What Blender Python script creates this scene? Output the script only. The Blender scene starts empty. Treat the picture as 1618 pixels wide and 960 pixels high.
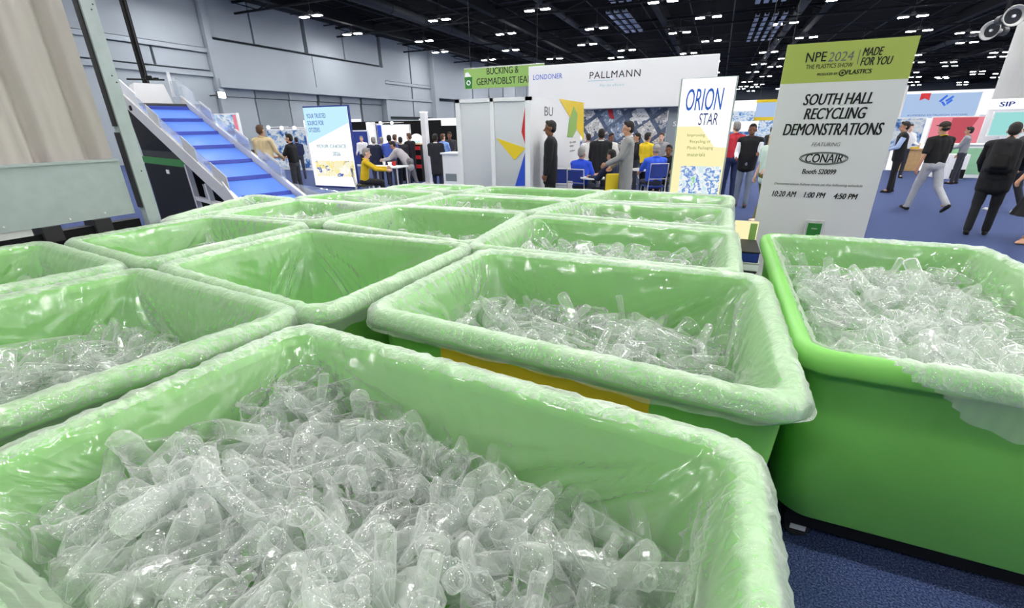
import bpy, bmesh, math, random
import numpy as np
from mathutils import Matrix, Vector, noise
from mathutils import Euler

random.seed(7)
rng = np.random.default_rng(11)
sc = bpy.context.scene
COL = sc.collection
PI = math.pi

# ------------------------------------------------------------------ camera
FPX, CX, CY, HC, ZR = 703.0, 809.0, 480.0, 1.75, 1.0
_n = np.array([835 - CX, 2245 - CY])
_d = np.array([_n[0], -_n[1], -FPX]); _d /= np.linalg.norm(_d)
_up = -_d
_fw = np.array([0, 0, -1.0]); _Y = _fw - np.dot(_fw, _up) * _up; _Y /= np.linalg.norm(_Y)
_X = np.cross(_Y, _up)
_a = math.radians(-23.5)
RM = np.stack([_X * math.cos(_a) + _Y * math.sin(_a), -_X * math.sin(_a) + _Y * math.cos(_a), _up])
CAM = np.array([0, 0, HC])
cam_d = bpy.data.cameras.new('camera'); cam_d.sensor_width = 36.0; cam_d.lens = FPX / 1618 * 36
cam_d.clip_start = 0.05; cam_d.clip_end = 400
cam = bpy.data.objects.new('camera', cam_d); COL.objects.link(cam)
cam.matrix_world = Matrix([[*RM[0], 0], [*RM[1], 0], [*RM[2], HC], [0, 0, 0, 1]])
sc.camera = cam


def ray(px, py): return RM @ np.array([px - CX, -(py - CY), -FPX])
def onz(px, py, z): r = ray(px, py); return CAM + (z - HC) / r[2] * r
def ony(px, py, y): r = ray(px, py); return CAM + y / r[1] * r
def onx(px, py, x): r = ray(px, py); return CAM + x / r[0] * r


# ------------------------------------------------------------------ light / world / exposure
w = bpy.data.worlds.new('world'); sc.world = w; w.use_nodes = True
w.node_tree.nodes['Background'].inputs[0].default_value = (0.6, 0.68, 0.8, 1)
w.node_tree.nodes['Background'].inputs[1].default_value = 0.3
LAMP_E = 235.0            # strength of the ceiling luminaires' lenses
sc.view_settings.view_transform = 'Standard'
sc.view_settings.look = 'None'
sc.view_settings.gamma = 1.0
sc.view_settings.exposure = 0.0
sc.view_settings.use_curve_mapping = False
sc.cycles.max_bounces = 24
sc.cycles.diffuse_bounces = 14
sc.cycles.glossy_bounces = 8
sc.cycles.transmission_bounces = 8
sc.cycles.transparent_max_bounces = 72
sc.cycles.sample_clamp_indirect = 12.0
sc.cycles.caustics_reflective = False
sc.cycles.caustics_refractive = False


# ------------------------------------------------------------------ materials
def srgb(r, g, b):
    f = lambda c: (c / 255 / 12.92) if c / 255 <= 0.04045 else ((c / 255 + 0.055) / 1.055) ** 2.4
    return (f(r), f(g), f(b), 1)


def new_mat(name):
    m = bpy.data.materials.new(name); m.use_nodes = True
    nt = m.node_tree; nt.nodes.clear()
    out = nt.nodes.new('ShaderNodeOutputMaterial')
    return m, nt, out


def pbr(name, col, rough=0.6, metal=0.0, bump=0.0, bscale=40, var=0.0, vscale=4.0, spec=0.4):
    m, nt, out = new_mat(name)
    p = nt.nodes.new('ShaderNodeBsdfPrincipled')
    p.inputs['Base Color'].default_value = col; p.inputs['Roughness'].default_value = rough
    p.inputs['Metallic'].default_value = metal; p.inputs['Specular IOR Level'].default_value = spec
    nt.links.new(p.outputs[0], out.inputs[0])
    if var or bump:
        tc = nt.nodes.new('ShaderNodeTexCoord')
    if var:
        n = nt.nodes.new('ShaderNodeTexNoise'); n.inputs['Scale'].default_value = vscale; n.inputs['Detail'].default_value = 5
        nt.links.new(tc.outputs['Object'], n.inputs['Vector'])
        r = nt.nodes.new('ShaderNodeValToRGB')
        r.color_ramp.elements[0].position = 0.3; r.color_ramp.elements[1].position = 0.7
        r.color_ramp.elements[0].color = tuple(c * (1 - var) for c in col[:3]) + (1,)
        r.color_ramp.elements[1].color = tuple(min(1, c * (1 + var)) for c in col[:3]) + (1,)
        nt.links.new(n.outputs['Fac'], r.inputs[0]); nt.links.new(r.outputs[0], p.inputs['Base Color'])
    if bump:
        n2 = nt.nodes.new('ShaderNodeTexNoise'); n2.inputs['Scale'].default_value = bscale; n2.inputs['Detail'].default_value = 6
        nt.links.new(tc.outputs['Object'], n2.inputs['Vector'])
        b = nt.nodes.new('ShaderNodeBump'); b.inputs['Strength'].default_value = bump; b.inputs['Distance'].default_value = 0.02
        nt.links.new(n2.outputs['Fac'], b.inputs['Height']); nt.links.new(b.outputs[0], p.inputs['Normal'])
    return m


def emit(name, col, s):
    m, nt, out = new_mat(name)
    e = nt.nodes.new('ShaderNodeEmission'); e.inputs[0].default_value = col; e.inputs[1].default_value = s
    nt.links.new(e.outputs[0], out.inputs[0]); return m


def clear_plastic(name, t_face, t_edge, white, rough, tint, bump=0.0, bscale=60, stretch=(1, 1, 1), blend=0.35, gloss=0.5, transl=0.45):
    """thin clear plastic: see-through face on, paler and glossier at grazing angles"""
    m, nt, out = new_mat(name)
    N = nt.nodes.new; L = nt.links.new
    lw = N('ShaderNodeLayerWeight'); lw.inputs['Blend'].default_value = blend
    tr = N('ShaderNodeBsdfTransparent'); tr.inputs[0].default_value = tint
    gl = N('ShaderNodeBsdfGlossy'); gl.inputs['Color'].default_value = (1, 1, 1, 1); gl.inputs['Roughness'].default_value = rough
    df = N('ShaderNodeBsdfDiffuse'); df.inputs[0].default_value = white
    tl = N('ShaderNodeBsdfTranslucent'); tl.inputs[0].default_value = white
    m1 = N('ShaderNodeMixShader'); m1.inputs[0].default_value = transl; L(df.outputs[0], m1.inputs[1]); L(tl.outputs[0], m1.inputs[2])
    m2 = N('ShaderNodeMixShader'); m2.inputs[0].default_value = gloss; L(m1.outputs[0], m2.inputs[1]); L(gl.outputs[0], m2.inputs[2])
    mr = N('ShaderNodeMapRange'); mr.inputs['To Min'].default_value = 1 - t_face; mr.inputs['To Max'].default_value = 1 - t_edge
    L(lw.outputs['Facing'], mr.inputs['Value'])
    mx = N('ShaderNodeMixShader'); L(mr.outputs[0], mx.inputs[0]); L(tr.outputs[0], mx.inputs[1]); L(m2.outputs[0], mx.inputs[2])
    L(mx.outputs[0], out.inputs[0])
    if bump:
        tc = N('ShaderNodeTexCoord'); mp = N('ShaderNodeMapping'); mp.inputs['Scale'].default_value = stretch
        L(tc.outputs['Object'], mp.inputs[0])
        n = N('ShaderNodeTexNoise'); n.inputs['Scale'].default_value = bscale; n.inputs['Detail'].default_value = 5; n.inputs['Distortion'].default_value = 0.6
        L(mp.outputs[0], n.inputs['Vector'])
        b = N('ShaderNodeBump'); b.inputs['Strength'].default_value = bump; b.inputs['Distance'].default_value = 0.02
        L(n.outputs['Fac'], b.inputs['Height'])
        for s in (gl, df, lw): L(b.outputs[0], s.inputs['Normal'])
    return m


def glassy_plastic(name, g_face, g_edge, w_face, w_edge, rough, tint, bump, bscale):
    """stiff clear plastic: mostly see-through, a little milky, with broad bright reflections"""
    m, nt, out = new_mat(name)
    N = nt.nodes.new; L = nt.links.new
    lw = N('ShaderNodeLayerWeight'); lw.inputs['Blend'].default_value = 0.45
    tr = N('ShaderNodeBsdfTransparent'); tr.inputs[0].default_value = tint
    gl = N('ShaderNodeBsdfGlossy'); gl.inputs['Roughness'].default_value = rough; gl.inputs['Color'].default_value = (1, 1, 1, 1)
    df = N('ShaderNodeBsdfDiffuse'); df.inputs[0].default_value = (1, 1, 1, 1)
    tl = N('ShaderNodeBsdfTranslucent'); tl.inputs[0].default_value = (1, 1, 1, 1)
    wm = N('ShaderNodeMixShader'); wm.inputs[0].default_value = 0.45; L(df.outputs[0], wm.inputs[1]); L(tl.outputs[0], wm.inputs[2])
    r1 = N('ShaderNodeMapRange'); r1.inputs['To Min'].default_value = w_face; r1.inputs['To Max'].default_value = w_edge; L(lw.outputs['Facing'], r1.inputs['Value'])
    m1 = N('ShaderNodeMixShader'); L(r1.outputs[0], m1.inputs[0]); L(tr.outputs[0], m1.inputs[1]); L(wm.outputs[0], m1.inputs[2])
    r2 = N('ShaderNodeMapRange'); r2.inputs['To Min'].default_value = g_face; r2.inputs['To Max'].default_value = g_edge; L(lw.outputs['Facing'], r2.inputs['Value'])
    m2 = N('ShaderNodeMixShader'); L(r2.outputs[0], m2.inputs[0]); L(m1.outputs[0], m2.inputs[1]); L(gl.outputs[0], m2.inputs[2])
    L(m2.outputs[0], out.inputs[0])
    tc = N('ShaderNodeTexCoord'); n = N('ShaderNodeTexNoise'); n.inputs['Scale'].default_value = bscale; n.inputs['Detail'].default_value = 3
    L(tc.outputs['Object'], n.inputs['Vector'])
    b = N('ShaderNodeBump'); b.inputs['Strength'].default_value = bump; b.inputs['Distance'].default_value = 0.02; L(n.outputs['Fac'], b.inputs['Height'])
    L(b.outputs[0], gl.inputs['Normal'])
    return m


M = {}
M['green'] = pbr('green_polyethylene', srgb(124, 196, 90), 0.42, var=0.07, vscale=3.0, bump=0.05, bscale=14)
M['film'] = clear_plastic('liner_film', 0.78, 0.34, (0.97, 0.99, 0.97, 1), 0.17, (0.98, 1, 0.985, 1), bump=0.2, bscale=16, stretch=(1, 1, 0.25), gloss=0.3)
M['rimfilm'] = clear_plastic('bunched_film', 0.62, 0.26, (0.96, 0.99, 0.97, 1), 0.13, (0.97, 1, 0.98, 1), bump=0.8, bscale=34, stretch=(1, 1, 1), gloss=0.36)
M['pet'] = glassy_plastic('clear_pet', 0.05, 0.15, 0.04, 0.46, 0.16, (0.985, 1, 0.99, 1), 0.16, 60)
M['pet2'] = glassy_plastic('clear_scrap', 0.06, 0.14, 0.10, 0.42, 0.16, (0.985, 1, 0.99, 1), 0.1, 45)
M['guard'] = clear_plastic('clear_guard', 0.8, 0.45, (0.85, 0.9, 0.97, 1), 0.08, (0.96, 0.98, 1, 1), gloss=0.5)
M['frost'] = clear_plastic('frosted_glass', 0.22, 0.1, (0.92, 0.94, 0.95, 1), 0.3, (0.9, 0.92, 0.95, 1), gloss=0.15, transl=0.5)
M['black'] = pbr('black_plastic', srgb(12, 13, 14), 0.6, spec=0.2)
M['rubber'] = pbr('dark_rubber', srgb(40, 40, 42), 0.6)
M['steel'] = pbr('galvanised_steel', srgb(168, 179, 179), 0.5, metal=0.25, var=0.06, vscale=9, bump=0.03, bscale=60)
M['alu'] = pbr('brushed_aluminium', srgb(212, 212, 212), 0.4, metal=0.15, var=0.05, vscale=20)
M['curtain'] = pbr('beige_curtain', srgb(188, 181, 175), 0.8, var=0.0, vscale=12)
M['white'] = pbr('white_laminate', srgb(240, 241, 243), 0.5)
M['paper'] = pbr('banner_print_white', srgb(222, 222, 222), 0.55)
M['lime'] = pbr('banner_print_lime', srgb(170, 184, 88), 0.5)
M['ink'] = pbr('black_ink', srgb(16, 17, 18), 0.6)
M['grey_ink'] = pbr('grey_ink', srgb(110, 112, 112), 0.6)
M['olive_ink'] = pbr('olive_ink', srgb(150, 165, 70), 0.6)
M['blue_ink'] = pbr('blue_ink', srgb(45, 105, 215), 0.6)
M['navy_ink'] = pbr('navy_ink', srgb(40, 60, 140), 0.6)
M['pale_ink'] = pbr('pale_ink', srgb(170, 205, 215), 0.6)
M['signgreen'] = pbr('hanging_sign_green', srgb(146, 186, 98), 0.5)
M['deepgreen'] = pbr('deep_green', srgb(48, 125, 55), 0.5)
M['red'] = pbr('red_vinyl', srgb(205, 45, 50), 0.45)
M['yellow'] = pbr('yellow_vinyl', srgb(235, 205, 45), 0.45)
M['blue'] = pbr('blue_vinyl', srgb(50, 85, 200), 0.45)
M['label'] = pbr('yellow_label', srgb(196, 168, 40), 0.5, var=0.05)
M['belt'] = pbr('blue_belt', srgb(92, 138, 240), 0.4)
M['cleat'] = pbr('blue_cleat', srgb(28, 55, 160), 0.5)
M['greywall'] = pbr('painted_wall', srgb(152, 161, 169), 0.75, var=0.03, vscale=0.4)
M['greywall2'] = pbr('partition_grey', srgb(128, 137, 145), 0.75, var=0.05, vscale=0.6)
M['wallgap'] = pbr('shadow_gap_grey', srgb(72, 78, 86), 0.8)
M['ceil'] = pbr('black_ceiling', srgb(7, 8, 10), 0.95, spec=0.1)
M['beam'] = pbr('dark_steel_beam', srgb(27, 29, 33), 0.75, spec=0.15)
M['duct'] = pbr('dull_duct', srgb(150, 162, 180), 0.4, metal=0.3)
M['pipe'] = pbr('grey_pipe', srgb(50, 53, 58), 0.7, spec=0.2)
M['lamp'] = emit('lamp_lens', (1, 0.985, 0.96, 1), LAMP_E)
M['lampbody'] = pbr('lamp_housing', srgb(60, 62, 66), 0.5)
M['lit_white'] = emit('glowing_white', (0.97, 0.98, 1, 1), 1.15)
M['lit_cream'] = emit('glowing_cream', srgb(255, 246, 190), 1.0)
M['lit_cyan'] = emit('backlit_cyan', srgb(196, 236, 250), 1.05)
M['lit_pink'] = emit('lit_pink', srgb(255, 150, 165), 0.8)
M['lit_red'] = emit('lit_rose', srgb(214, 96, 110), 0.8)
M['lit_teal'] = emit('lit_teal', srgb(165, 232, 228), 0.9)
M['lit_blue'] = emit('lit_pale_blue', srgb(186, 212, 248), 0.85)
M['spot'] = emit('spot_lens', (0.75, 0.85, 1, 1), 60)
M['concrete'] = pbr('grey_column', srgb(188, 188, 186), 0.6, var=0.04, vscale=0.8)
M['wood'] = pbr('light_wood', srgb(205, 170, 120), 0.6, var=0.1, vscale=8)
M['skin_a'] = pbr('skin_tan', srgb(196, 148, 120), 0.55)
M['skin_b'] = pbr('skin_brown', srgb(128, 86, 64), 0.55)
M['skin_c'] = pbr('skin_fair', srgb(224, 184, 160), 0.55)
M['hair_dark'] = pbr('hair_dark', srgb(28, 24, 22), 0.6, bump=0.4, bscale=120)
M['hair_grey'] = pbr('hair_grey', srgb(140, 138, 136), 0.6, bump=0.4, bscale=120)
M['hair_brown'] = pbr('hair_brown', srgb(92, 66, 46), 0.6, bump=0.4, bscale=120)
M['hair_blond'] = pbr('hair_blond', srgb(200, 170, 110), 0.6, bump=0.4, bscale=120)
M['eye'] = pbr('eye_dark', srgb(20, 18, 18), 0.3)
M['lips'] = pbr('lips', srgb(150, 90, 84), 0.5)


def cloth(key, r, g, b, var=0.08):
    if key not in M: M[key] = pbr(key, srgb(r, g, b), 0.85, var=var, vscale=9, bump=0.25, bscale=22)
    return M[key]


def carpet():
    m, nt, out = new_mat('blue_speckled_carpet')
    N = nt.nodes.new; L = nt.links.new
    tc = N('ShaderNodeTexCoord')
    n = N('ShaderNodeTexNoise'); n.inputs['Scale'].default_value = 130; n.inputs['Detail'].default_value = 4; n.inputs['Roughness'].default_value = 0.8
    L(tc.outputs['Object'], n.inputs['Vector'])
    r = N('ShaderNodeValToRGB'); e = r.color_ramp.elements
    e[0].position = 0.36; e[0].color = srgb(26, 33, 66); e[1].position = 0.66; e[1].color = srgb(120, 134, 176)
    x = e.new(0.5); x.color = srgb(60, 75, 118)
    L(n.outputs['Fac'], r.inputs[0])
    p = N('ShaderNodeBsdfPrincipled'); p.inputs['Roughness'].default_value = 0.95; p.inputs['Specular IOR Level'].default_value = 0.1
    L(r.outputs[0], p.inputs['Base Color'])
    b = N('ShaderNodeBump'); b.inputs['Strength'].default_value = 0.6; b.inputs['Distance'].default_value = 0.01
    L(n.outputs['Fac'], b.inputs['Height']); L(b.outputs[0], p.inputs['Normal']); L(p.outputs[0], out.inputs[0])
    return m


M['carpet'] = carpet()


def collage(name, scale, rot, cols, emission=0.0, cells=True):
    """printed picture: blotches of several colours"""
    m, nt, out = new_mat(name)
    N = nt.nodes.new; L = nt.links.new
    tc = N('ShaderNodeTexCoord'); mp = N('ShaderNodeMapping'); mp.inputs['Scale'].default_value = scale; mp.inputs['Rotation'].default_value = (0, rot, 0)
    L(tc.outputs['Object'], mp.inputs[0])
    if cells:
        v = N('ShaderNodeTexVoronoi'); v.inputs['Scale'].default_value = 1.0; v.distance = 'CHEBYCHEV'
        L(mp.outputs[0], v.inputs['Vector'])
        s = N('ShaderNodeSeparateColor'); L(v.outputs['Color'], s.inputs[0]); a = s.outputs[0]
    else:
        v = N('ShaderNodeTexNoise'); v.inputs['Scale'].default_value = 1.0; v.inputs['Detail'].default_value = 4
        L(mp.outputs[0], v.inputs['Vector']); a = v.outputs['Fac']
    n = N('ShaderNodeTexNoise'); n.inputs['Scale'].default_value = 4; n.inputs['Detail'].default_value = 6
    L(mp.outputs[0], n.inputs['Vector'])
    ad = N('ShaderNodeMath'); ad.operation = 'MULTIPLY_ADD'; ad.inputs[1].default_value = 0.7 if cells else 0.3
    L(n.outputs['Fac'], ad.inputs[0]); L(a, ad.inputs[2])
    sb = N('ShaderNodeMath'); sb.operation = 'SUBTRACT'; sb.inputs[1].default_value = 0.35 if cells else 0.15; L(ad.outputs[0], sb.inputs[0])
    r = N('ShaderNodeValToRGB'); r.color_ramp.interpolation = 'CONSTANT' if cells else 'EASE'
    el = r.color_ramp.elements
    while len(el) < len(cols): el.new(0.5)
    lo, hi = (0, 1) if cells else (0.3, 0.72)
    for i, c in enumerate(cols): el[i].position = lo + (hi - lo) * i / len(cols); el[i].color = c
    L(sb.outputs[0], r.inputs[0])
    if emission:
        e = N('ShaderNodeEmission'); e.inputs[1].default_value = emission; L(r.outputs[0], e.inputs[0]); L(e.outputs[0], out.inputs[0])
    else:
        p = N('ShaderNodeBsdfPrincipled'); p.inputs['Roughness'].default_value = 0.6
        L(r.outputs[0], p.inputs['Base Color']); L(p.outputs[0], out.inputs[0])
    return m


M['mural'] = collage('mural_print', (1.5, 1.5, 3.0), 0.6, [srgb(40, 50, 66), srgb(225, 225, 222), srgb(120, 140, 170), srgb(205, 190, 175), srgb(245, 245, 245), srgb(60, 80, 130), srgb(180, 185, 190)])
M['picture'] = collage('flakes_picture', (5, 5, 6), 0.2, [srgb(250, 246, 220), srgb(252, 240, 170), srgb(255, 255, 250), srgb(250, 235, 150), srgb(70, 100, 180), srgb(255, 252, 235)], 1.0)
M['picture2'] = collage('pellets_picture', (4.5, 4.5, 4.5), 0.2, [srgb(150, 215, 160), srgb(235, 246, 250), srgb(90, 140, 215), srgb(250, 252, 250), srgb(205, 232, 240), srgb(240, 245, 250)], 1.0, cells=False)
M['screen'] = collage('screen_picture', (1.2, 1.2, 1.6), 0.3, [srgb(70, 110, 190), srgb(170, 205, 240), srgb(235, 242, 250), srgb(120, 160, 215)], 0.9, cells=False)
M['boothprint'] = collage('booth_print', (1.6, 1.6, 2.2), 0.1, [srgb(120, 165, 225), srgb(205, 222, 245), srgb(240, 244, 250), srgb(160, 190, 235), srgb(70, 110, 180)], 0.7, cells=False)


# ------------------------------------------------------------------ helpers
def link_mesh(name, V, F, mat, parent=None, smooth=False, mats=None, fm=None):
    me = bpy.data.meshes.new(name)
    me.from_pydata([tuple(map(float, v)) for v in V], [], [tuple(f) for f in F]); me.update()
    if mats:
        for m in mats: me.materials.append(m)
        if fm is not None: me.polygons.foreach_set('material_index', np.array(fm, dtype=np.int32))
    else: me.materials.append(mat)
    if smooth: me.polygons.foreach_set('use_smooth', [True] * len(me.polygons))
    o = bpy.data.objects.new(name, me); COL.objects.link(o)
    if parent is not None: o.parent = parent
    return o


class MB:
    """collects boxes, bars, tubes; build() links them as one mesh object"""
    def __init__(s): s.V = []; s.F = []
    def add(s, V, F):
        b = len(s.V); s.V += [tuple(v) for v in V]; s.F += [tuple(i + b for i in f) for f in F]; return s
    def box(s, x0, x1, y0, y1, z0, z1, bev=0.0):
        x0, x1 = min(x0, x1), max(x0, x1); y0, y1 = min(y0, y1), max(y0, y1); z0, z1 = min(z0, z1), max(z0, z1)
        if bev <= 0:
            V = [(x, y, z) for z in (z0, z1) for y in (y0, y1) for x in (x0, x1)]
            return s.add(V, [(0, 2, 3, 1), (4, 5, 7, 6), (0, 1, 5, 4), (2, 6, 7, 3), (0, 4, 6, 2), (1, 3, 7, 5)])
        bm = bmesh.new(); bmesh.ops.create_cube(bm, size=1)
        for v in bm.verts: v.co = Vector(((x0 + x1) / 2 + v.co.x * (x1 - x0), (y0 + y1) / 2 + v.co.y * (y1 - y0), (z0 + z1) / 2 + v.co.z * (z1 - z0)))
        bmesh.ops.bevel(bm, geom=bm.edges[:], offset=bev, segments=2, affect='EDGES', profile=0.5)
        bm.verts.index_update()
        s.add([v.co[:] for v in bm.verts], [[v.index for v in f.verts] for f in bm.faces]); bm.free(); return s
    def tube(s, pts, r, n=8, cap=True):
        pts = [Vector(p) for p in pts]; rs = r if isinstance(r, (list, tuple)) else [r] * len(pts)
        V = []; F = []
        for i, p in enumerate(pts):
            t = (pts[min(i + 1, len(pts) - 1)] - pts[max(i - 1, 0)]).normalized()
            a = Vector((0, 0, 1)) if abs(t.z) < 0.9 else Vector((1, 0, 0))
            u = t.cross(a).normalized(); v = u.cross(t)
            for k in range(n):
                q = 2 * PI * k / n; V.append(p + (u * math.cos(q) + v * math.sin(q)) * rs[i])
        for i in range(len(pts) - 1):
            for k in range(n):
                F.append((i * n + k, i * n + (k + 1) % n, (i + 1) * n + (k + 1) % n, (i + 1) * n + k))
        if cap: F.append(tuple(range(n))[::-1]); F.append(tuple(range((len(pts) - 1) * n, len(pts) * n)))
        return s.add(V, F)
    def bar(s, a, b, wx, wz=None):
        """square bar from a to b"""
        a = Vector(a); b = Vector(b); wz = wz or wx; t = (b - a).normalized()
        up = Vector((0, 0, 1)) if abs(t.z) < 0.95 else Vector((0, 1, 0))
        u = t.cross(up).normalized() * wx / 2; v = u.cross(t).normalized() * wz / 2
        V = [p + su * u + sv * v for p in (a, b) for su, sv in ((-1, -1), (1, -1), (1, 1), (-1, 1))]
        return s.add(V, [(3, 2, 1, 0), (4, 5, 6, 7), (0, 1, 5, 4), (1, 2, 6, 5), (2, 3, 7, 6), (3, 0, 4, 7)])
    def poly(s, pts, t):
        """flat polygon pts thickened by vector t"""
        n = len(pts); V = [Vector(p) for p in pts] + [Vector(p) + Vector(t) for p in pts]
        return s.add(V, [tuple(range(n))[::-1], tuple(range(n, 2 * n))] + [(i, (i + 1) % n, n + (i + 1) % n, n + i) for i in range(n)])
    def ell(s, c, r, rot=None, u=12, v=8):
        bm = bmesh.new(); bmesh.ops.create_uvsphere(bm, u_segments=u, v_segments=v, radius=1)
        Mx = Matrix.Translation(Vector(c)) @ (rot.to_4x4() if rot is not None else Matrix()) @ Matrix.Diagonal((*r, 1))
        bm.transform(Mx); bm.verts.index_update()
        s.add([q.co[:] for q in bm.verts], [[q.index for q in f.verts] for f in bm.faces]); bm.free(); return s
    def cap(s, a, b, ra, rb, n=10):
        """tapered capsule"""
        a = Vector(a); b = Vector(b); t = b - a; L = t.length
        if L < 1e-6: return s.ell(a, (ra,) * 3)
        t /= L; pts = []; rs = []
        for k in range(4): q = PI / 2 * k / 4; pts.append(a - t * ra * math.cos(q)); rs.append(max(1e-3, ra * math.sin(q)))
        for k in range(5): q = PI / 2 * k / 4; pts.append(b + t * rb * math.sin(q)); rs.append(max(1e-3, rb * math.cos(q)))
        return s.tube(pts, rs, n)
    def build(s, name, mat, parent=None, smooth=False):
        return link_mesh(name, s.V, s.F, mat, parent, smooth)


def tag(o, label, cat, group=None, kind=None):
    o['label'] = label; o['category'] = cat
    if group: o['group'] = group
    if kind: o['kind'] = kind
    return o


def thing(name, label, cat, loc=(0, 0, 0), rotz=0.0, group=None):
    o = bpy.data.objects.new(name, None); COL.objects.link(o); o.empty_display_size = 0.1
    o.location = loc; o.rotation_euler = (0, 0, rotz)
    return tag(o, label, cat, group)


def struct(o): o['kind'] = 'structure'; return o


def copy_tree(o, parent=None):
    c = o.copy(); COL.objects.link(c)
    if parent is not None: c.parent = parent
    for ch in [k for k in KIDS.get(o.name, [])]: copy_tree(ch, c)
    return c


KIDS = {}


def kids_of(*objs):
    for o in objs:
        for c in COL.objects:
            if c.parent == o: KIDS.setdefault(o.name, []).append(c); 


def text(name, s, mat, parent, x, z, width, height, y=0.0, shear=0.0, bold=0.0, flat=0.002, rot=0.0, spacing=1.0):
    """lettering on a face that looks towards -y of the parent; centred on x, z and fitted to width x height"""
    cu = bpy.data.curves.new(name, 'FONT'); cu.body = s; cu.size = 1; cu.align_x = 'CENTER'; cu.shear = shear
    cu.extrude = 0.01; cu.resolution_u = 3; cu.space_character = spacing
    t = bpy.data.objects.new(name, cu); COL.objects.link(t)
    dg = bpy.context.evaluated_depsgraph_get()
    me = bpy.data.meshes.new_from_object(t.evaluated_get(dg)); bpy.data.objects.remove(t); bpy.data.curves.remove(cu)
    n = len(me.vertices); co = np.zeros(n * 3); me.vertices.foreach_get('co', co); co = co.reshape(-1, 3)
    lo, hi = co.min(0), co.max(0); c = (lo + hi) / 2; d = hi - lo
    sx = width / d[0]; sz = height / d[1] if height else sx
    p = np.zeros_like(co); p[:, 0] = (co[:, 0] - c[0]) * sx; p[:, 2] = (co[:, 1] - c[1]) * sz; p[:, 1] = -(co[:, 2] - lo[2]) / d[2] * flat
    if rot:
        cr, sr = math.cos(rot), math.sin(rot); p[:, 0], p[:, 2] = p[:, 0] * cr - p[:, 2] * sr, p[:, 0] * sr + p[:, 2] * cr
    p += (x, y, z)
    me.vertices.foreach_set('co', p.reshape(-1)); me.update()
    if bold:      # heavier strokes: the same letters struck again a hair to each side
        Fs = [list(f.vertices) for f in me.polygons]; dd = bold * sx * 0.8
        P3 = np.concatenate([p + np.array([k * dd * math.cos(rot), -0.0004 * (k + 1), k * dd * math.sin(rot)]) for k in (-1, 0, 1)])
        bpy.data.meshes.remove(me); me = bpy.data.meshes.new(name)
        me.from_pydata(P3.tolist(), [], [[v + k * n for v in f] for k in range(3) for f in Fs]); me.update()
    me.materials.clear(); me.materials.append(mat)
    me.name = name
    o = bpy.data.objects.new(name, me); COL.objects.link(o); o.parent = parent
    return o


# ------------------------------------------------------------------ hall shell
XW, XE, YN, YF, ZC = -31.0, 72.0, -10.0, 140.0, 10.6
struct(MB().box(XW, XE, YN, YF, -0.2, 0.0).build('floor', M['carpet']))
struct(MB().box(XW - 1, XE + 1, YN - 1, YF + 1, ZC, ZC + 0.3).build('ceiling', M['ceil']))
struct(MB().box(XE, XE + 0.4, YN, YF, 0, ZC).build('wall_right', M['greywall2']))
struct(MB().box(XW, XE, YF, YF + 0.4, 0, ZC).build('wall_far', M['wallgap']))
struct(MB().box(XW, XE, YN - 0.4, YN, 0, ZC).build('wall_near', M['greywall2']))

wl = MB()
wl.box(XW - 0.6, XW - 0.4, YN, YF, 0, ZC)
struct(wl.build('wall_left', M['wallgap']))
wp = MB()
for y0, y1 in ((-9, -1), (-0.8, 7.6), (7.8, 16.2)):            # near bays: tall panels over two ledges
    wp.box(XW - 0.4, XW, y0, y1, 6.75, 9.95); wp.box(XW - 0.4, XW, y0, y1, 5.45, 6.45); wp.box(XW - 0.4, XW, y0, y1, 0, 5.05)
for y0, y1 in ((16.4, 22.3),):
    wp.box(XW - 0.4, XW, y0, y1, 6.75, 9.95)
    wp.box(XW - 0.4, XW, y0, 18.9, 5.45, 6.4); wp.box(XW - 0.4, XW, 19.05, y1, 5.45, 6.4); wp.box(XW - 0.4, XW, y0, y1, 0, 5.05)
for y0, y1 in ((22.8, 26.0), (26.15, 30.6), (31.0, 35.0), (35.2, 39.8)):
    wp.box(XW - 0.4, XW, y0, y1, 7.45, 9.95)
for y0, y1 in ((40.3, 44.8), (45.0, 48.6)):
    wp.box(XW - 0.4, XW, y0, y1, 6.2, 9.95); wp.box(XW - 0.4, XW, y0, y1, 4.7, 5.9); wp.box(XW - 0.4, XW, y0, y1, 2.9, 4.45); wp.box(XW - 0.4, XW, y0, y1, 0, 2.6)
y = 49.2
while y < 130:
    wp.box(XW - 0.4, XW + (0.5 if y < 50 else 0), y, y + 4.6, 5.0, 9.95); wp.box(XW - 0.4, XW, y, y + 4.6, 0, 4.7); y += 5.0
struct(wp.build('trim_1', M['greywall']))
# wide header over the folding partition bay, with its lower ledge
hd = MB(); hd.box(XW - 0.4, XW + 0.25, 22.6, 31.0, 4.75, 7.25); hd.box(XW - 0.4, XW + 0.25, 31.06, 40.1, 4.75, 7.25)
hd.box(XW - 0.4, XW + 0.45, 22.5, 40.2, 4.45, 4.95)
hd.box(XW - 0.4, XW + 0.3, 22.35, 22.75, 0, 9.95); hd.box(XW - 0.4, XW + 0.3, 39.9, 40.3, 0, 4.6); hd.box(XW - 0.4, XW + 0.6, 48.6, 49.4, 0, 9.95)
hd.box(XW - 0.4, XW + 0.15, 7.6, 22.4, 6.45, 6.7); hd.box(XW - 0.4, XW + 0.15, 7.6, 22.4, 5.05, 5.35)
hd.box(XW - 0.4, XW + 0.12, 40.3, 48.7, 5.92, 6.15); hd.box(XW - 0.4, XW + 0.12, 40.3, 48.7, 4.5, 4.68)
struct(hd.build('trim_2', M['greywall']))
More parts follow.
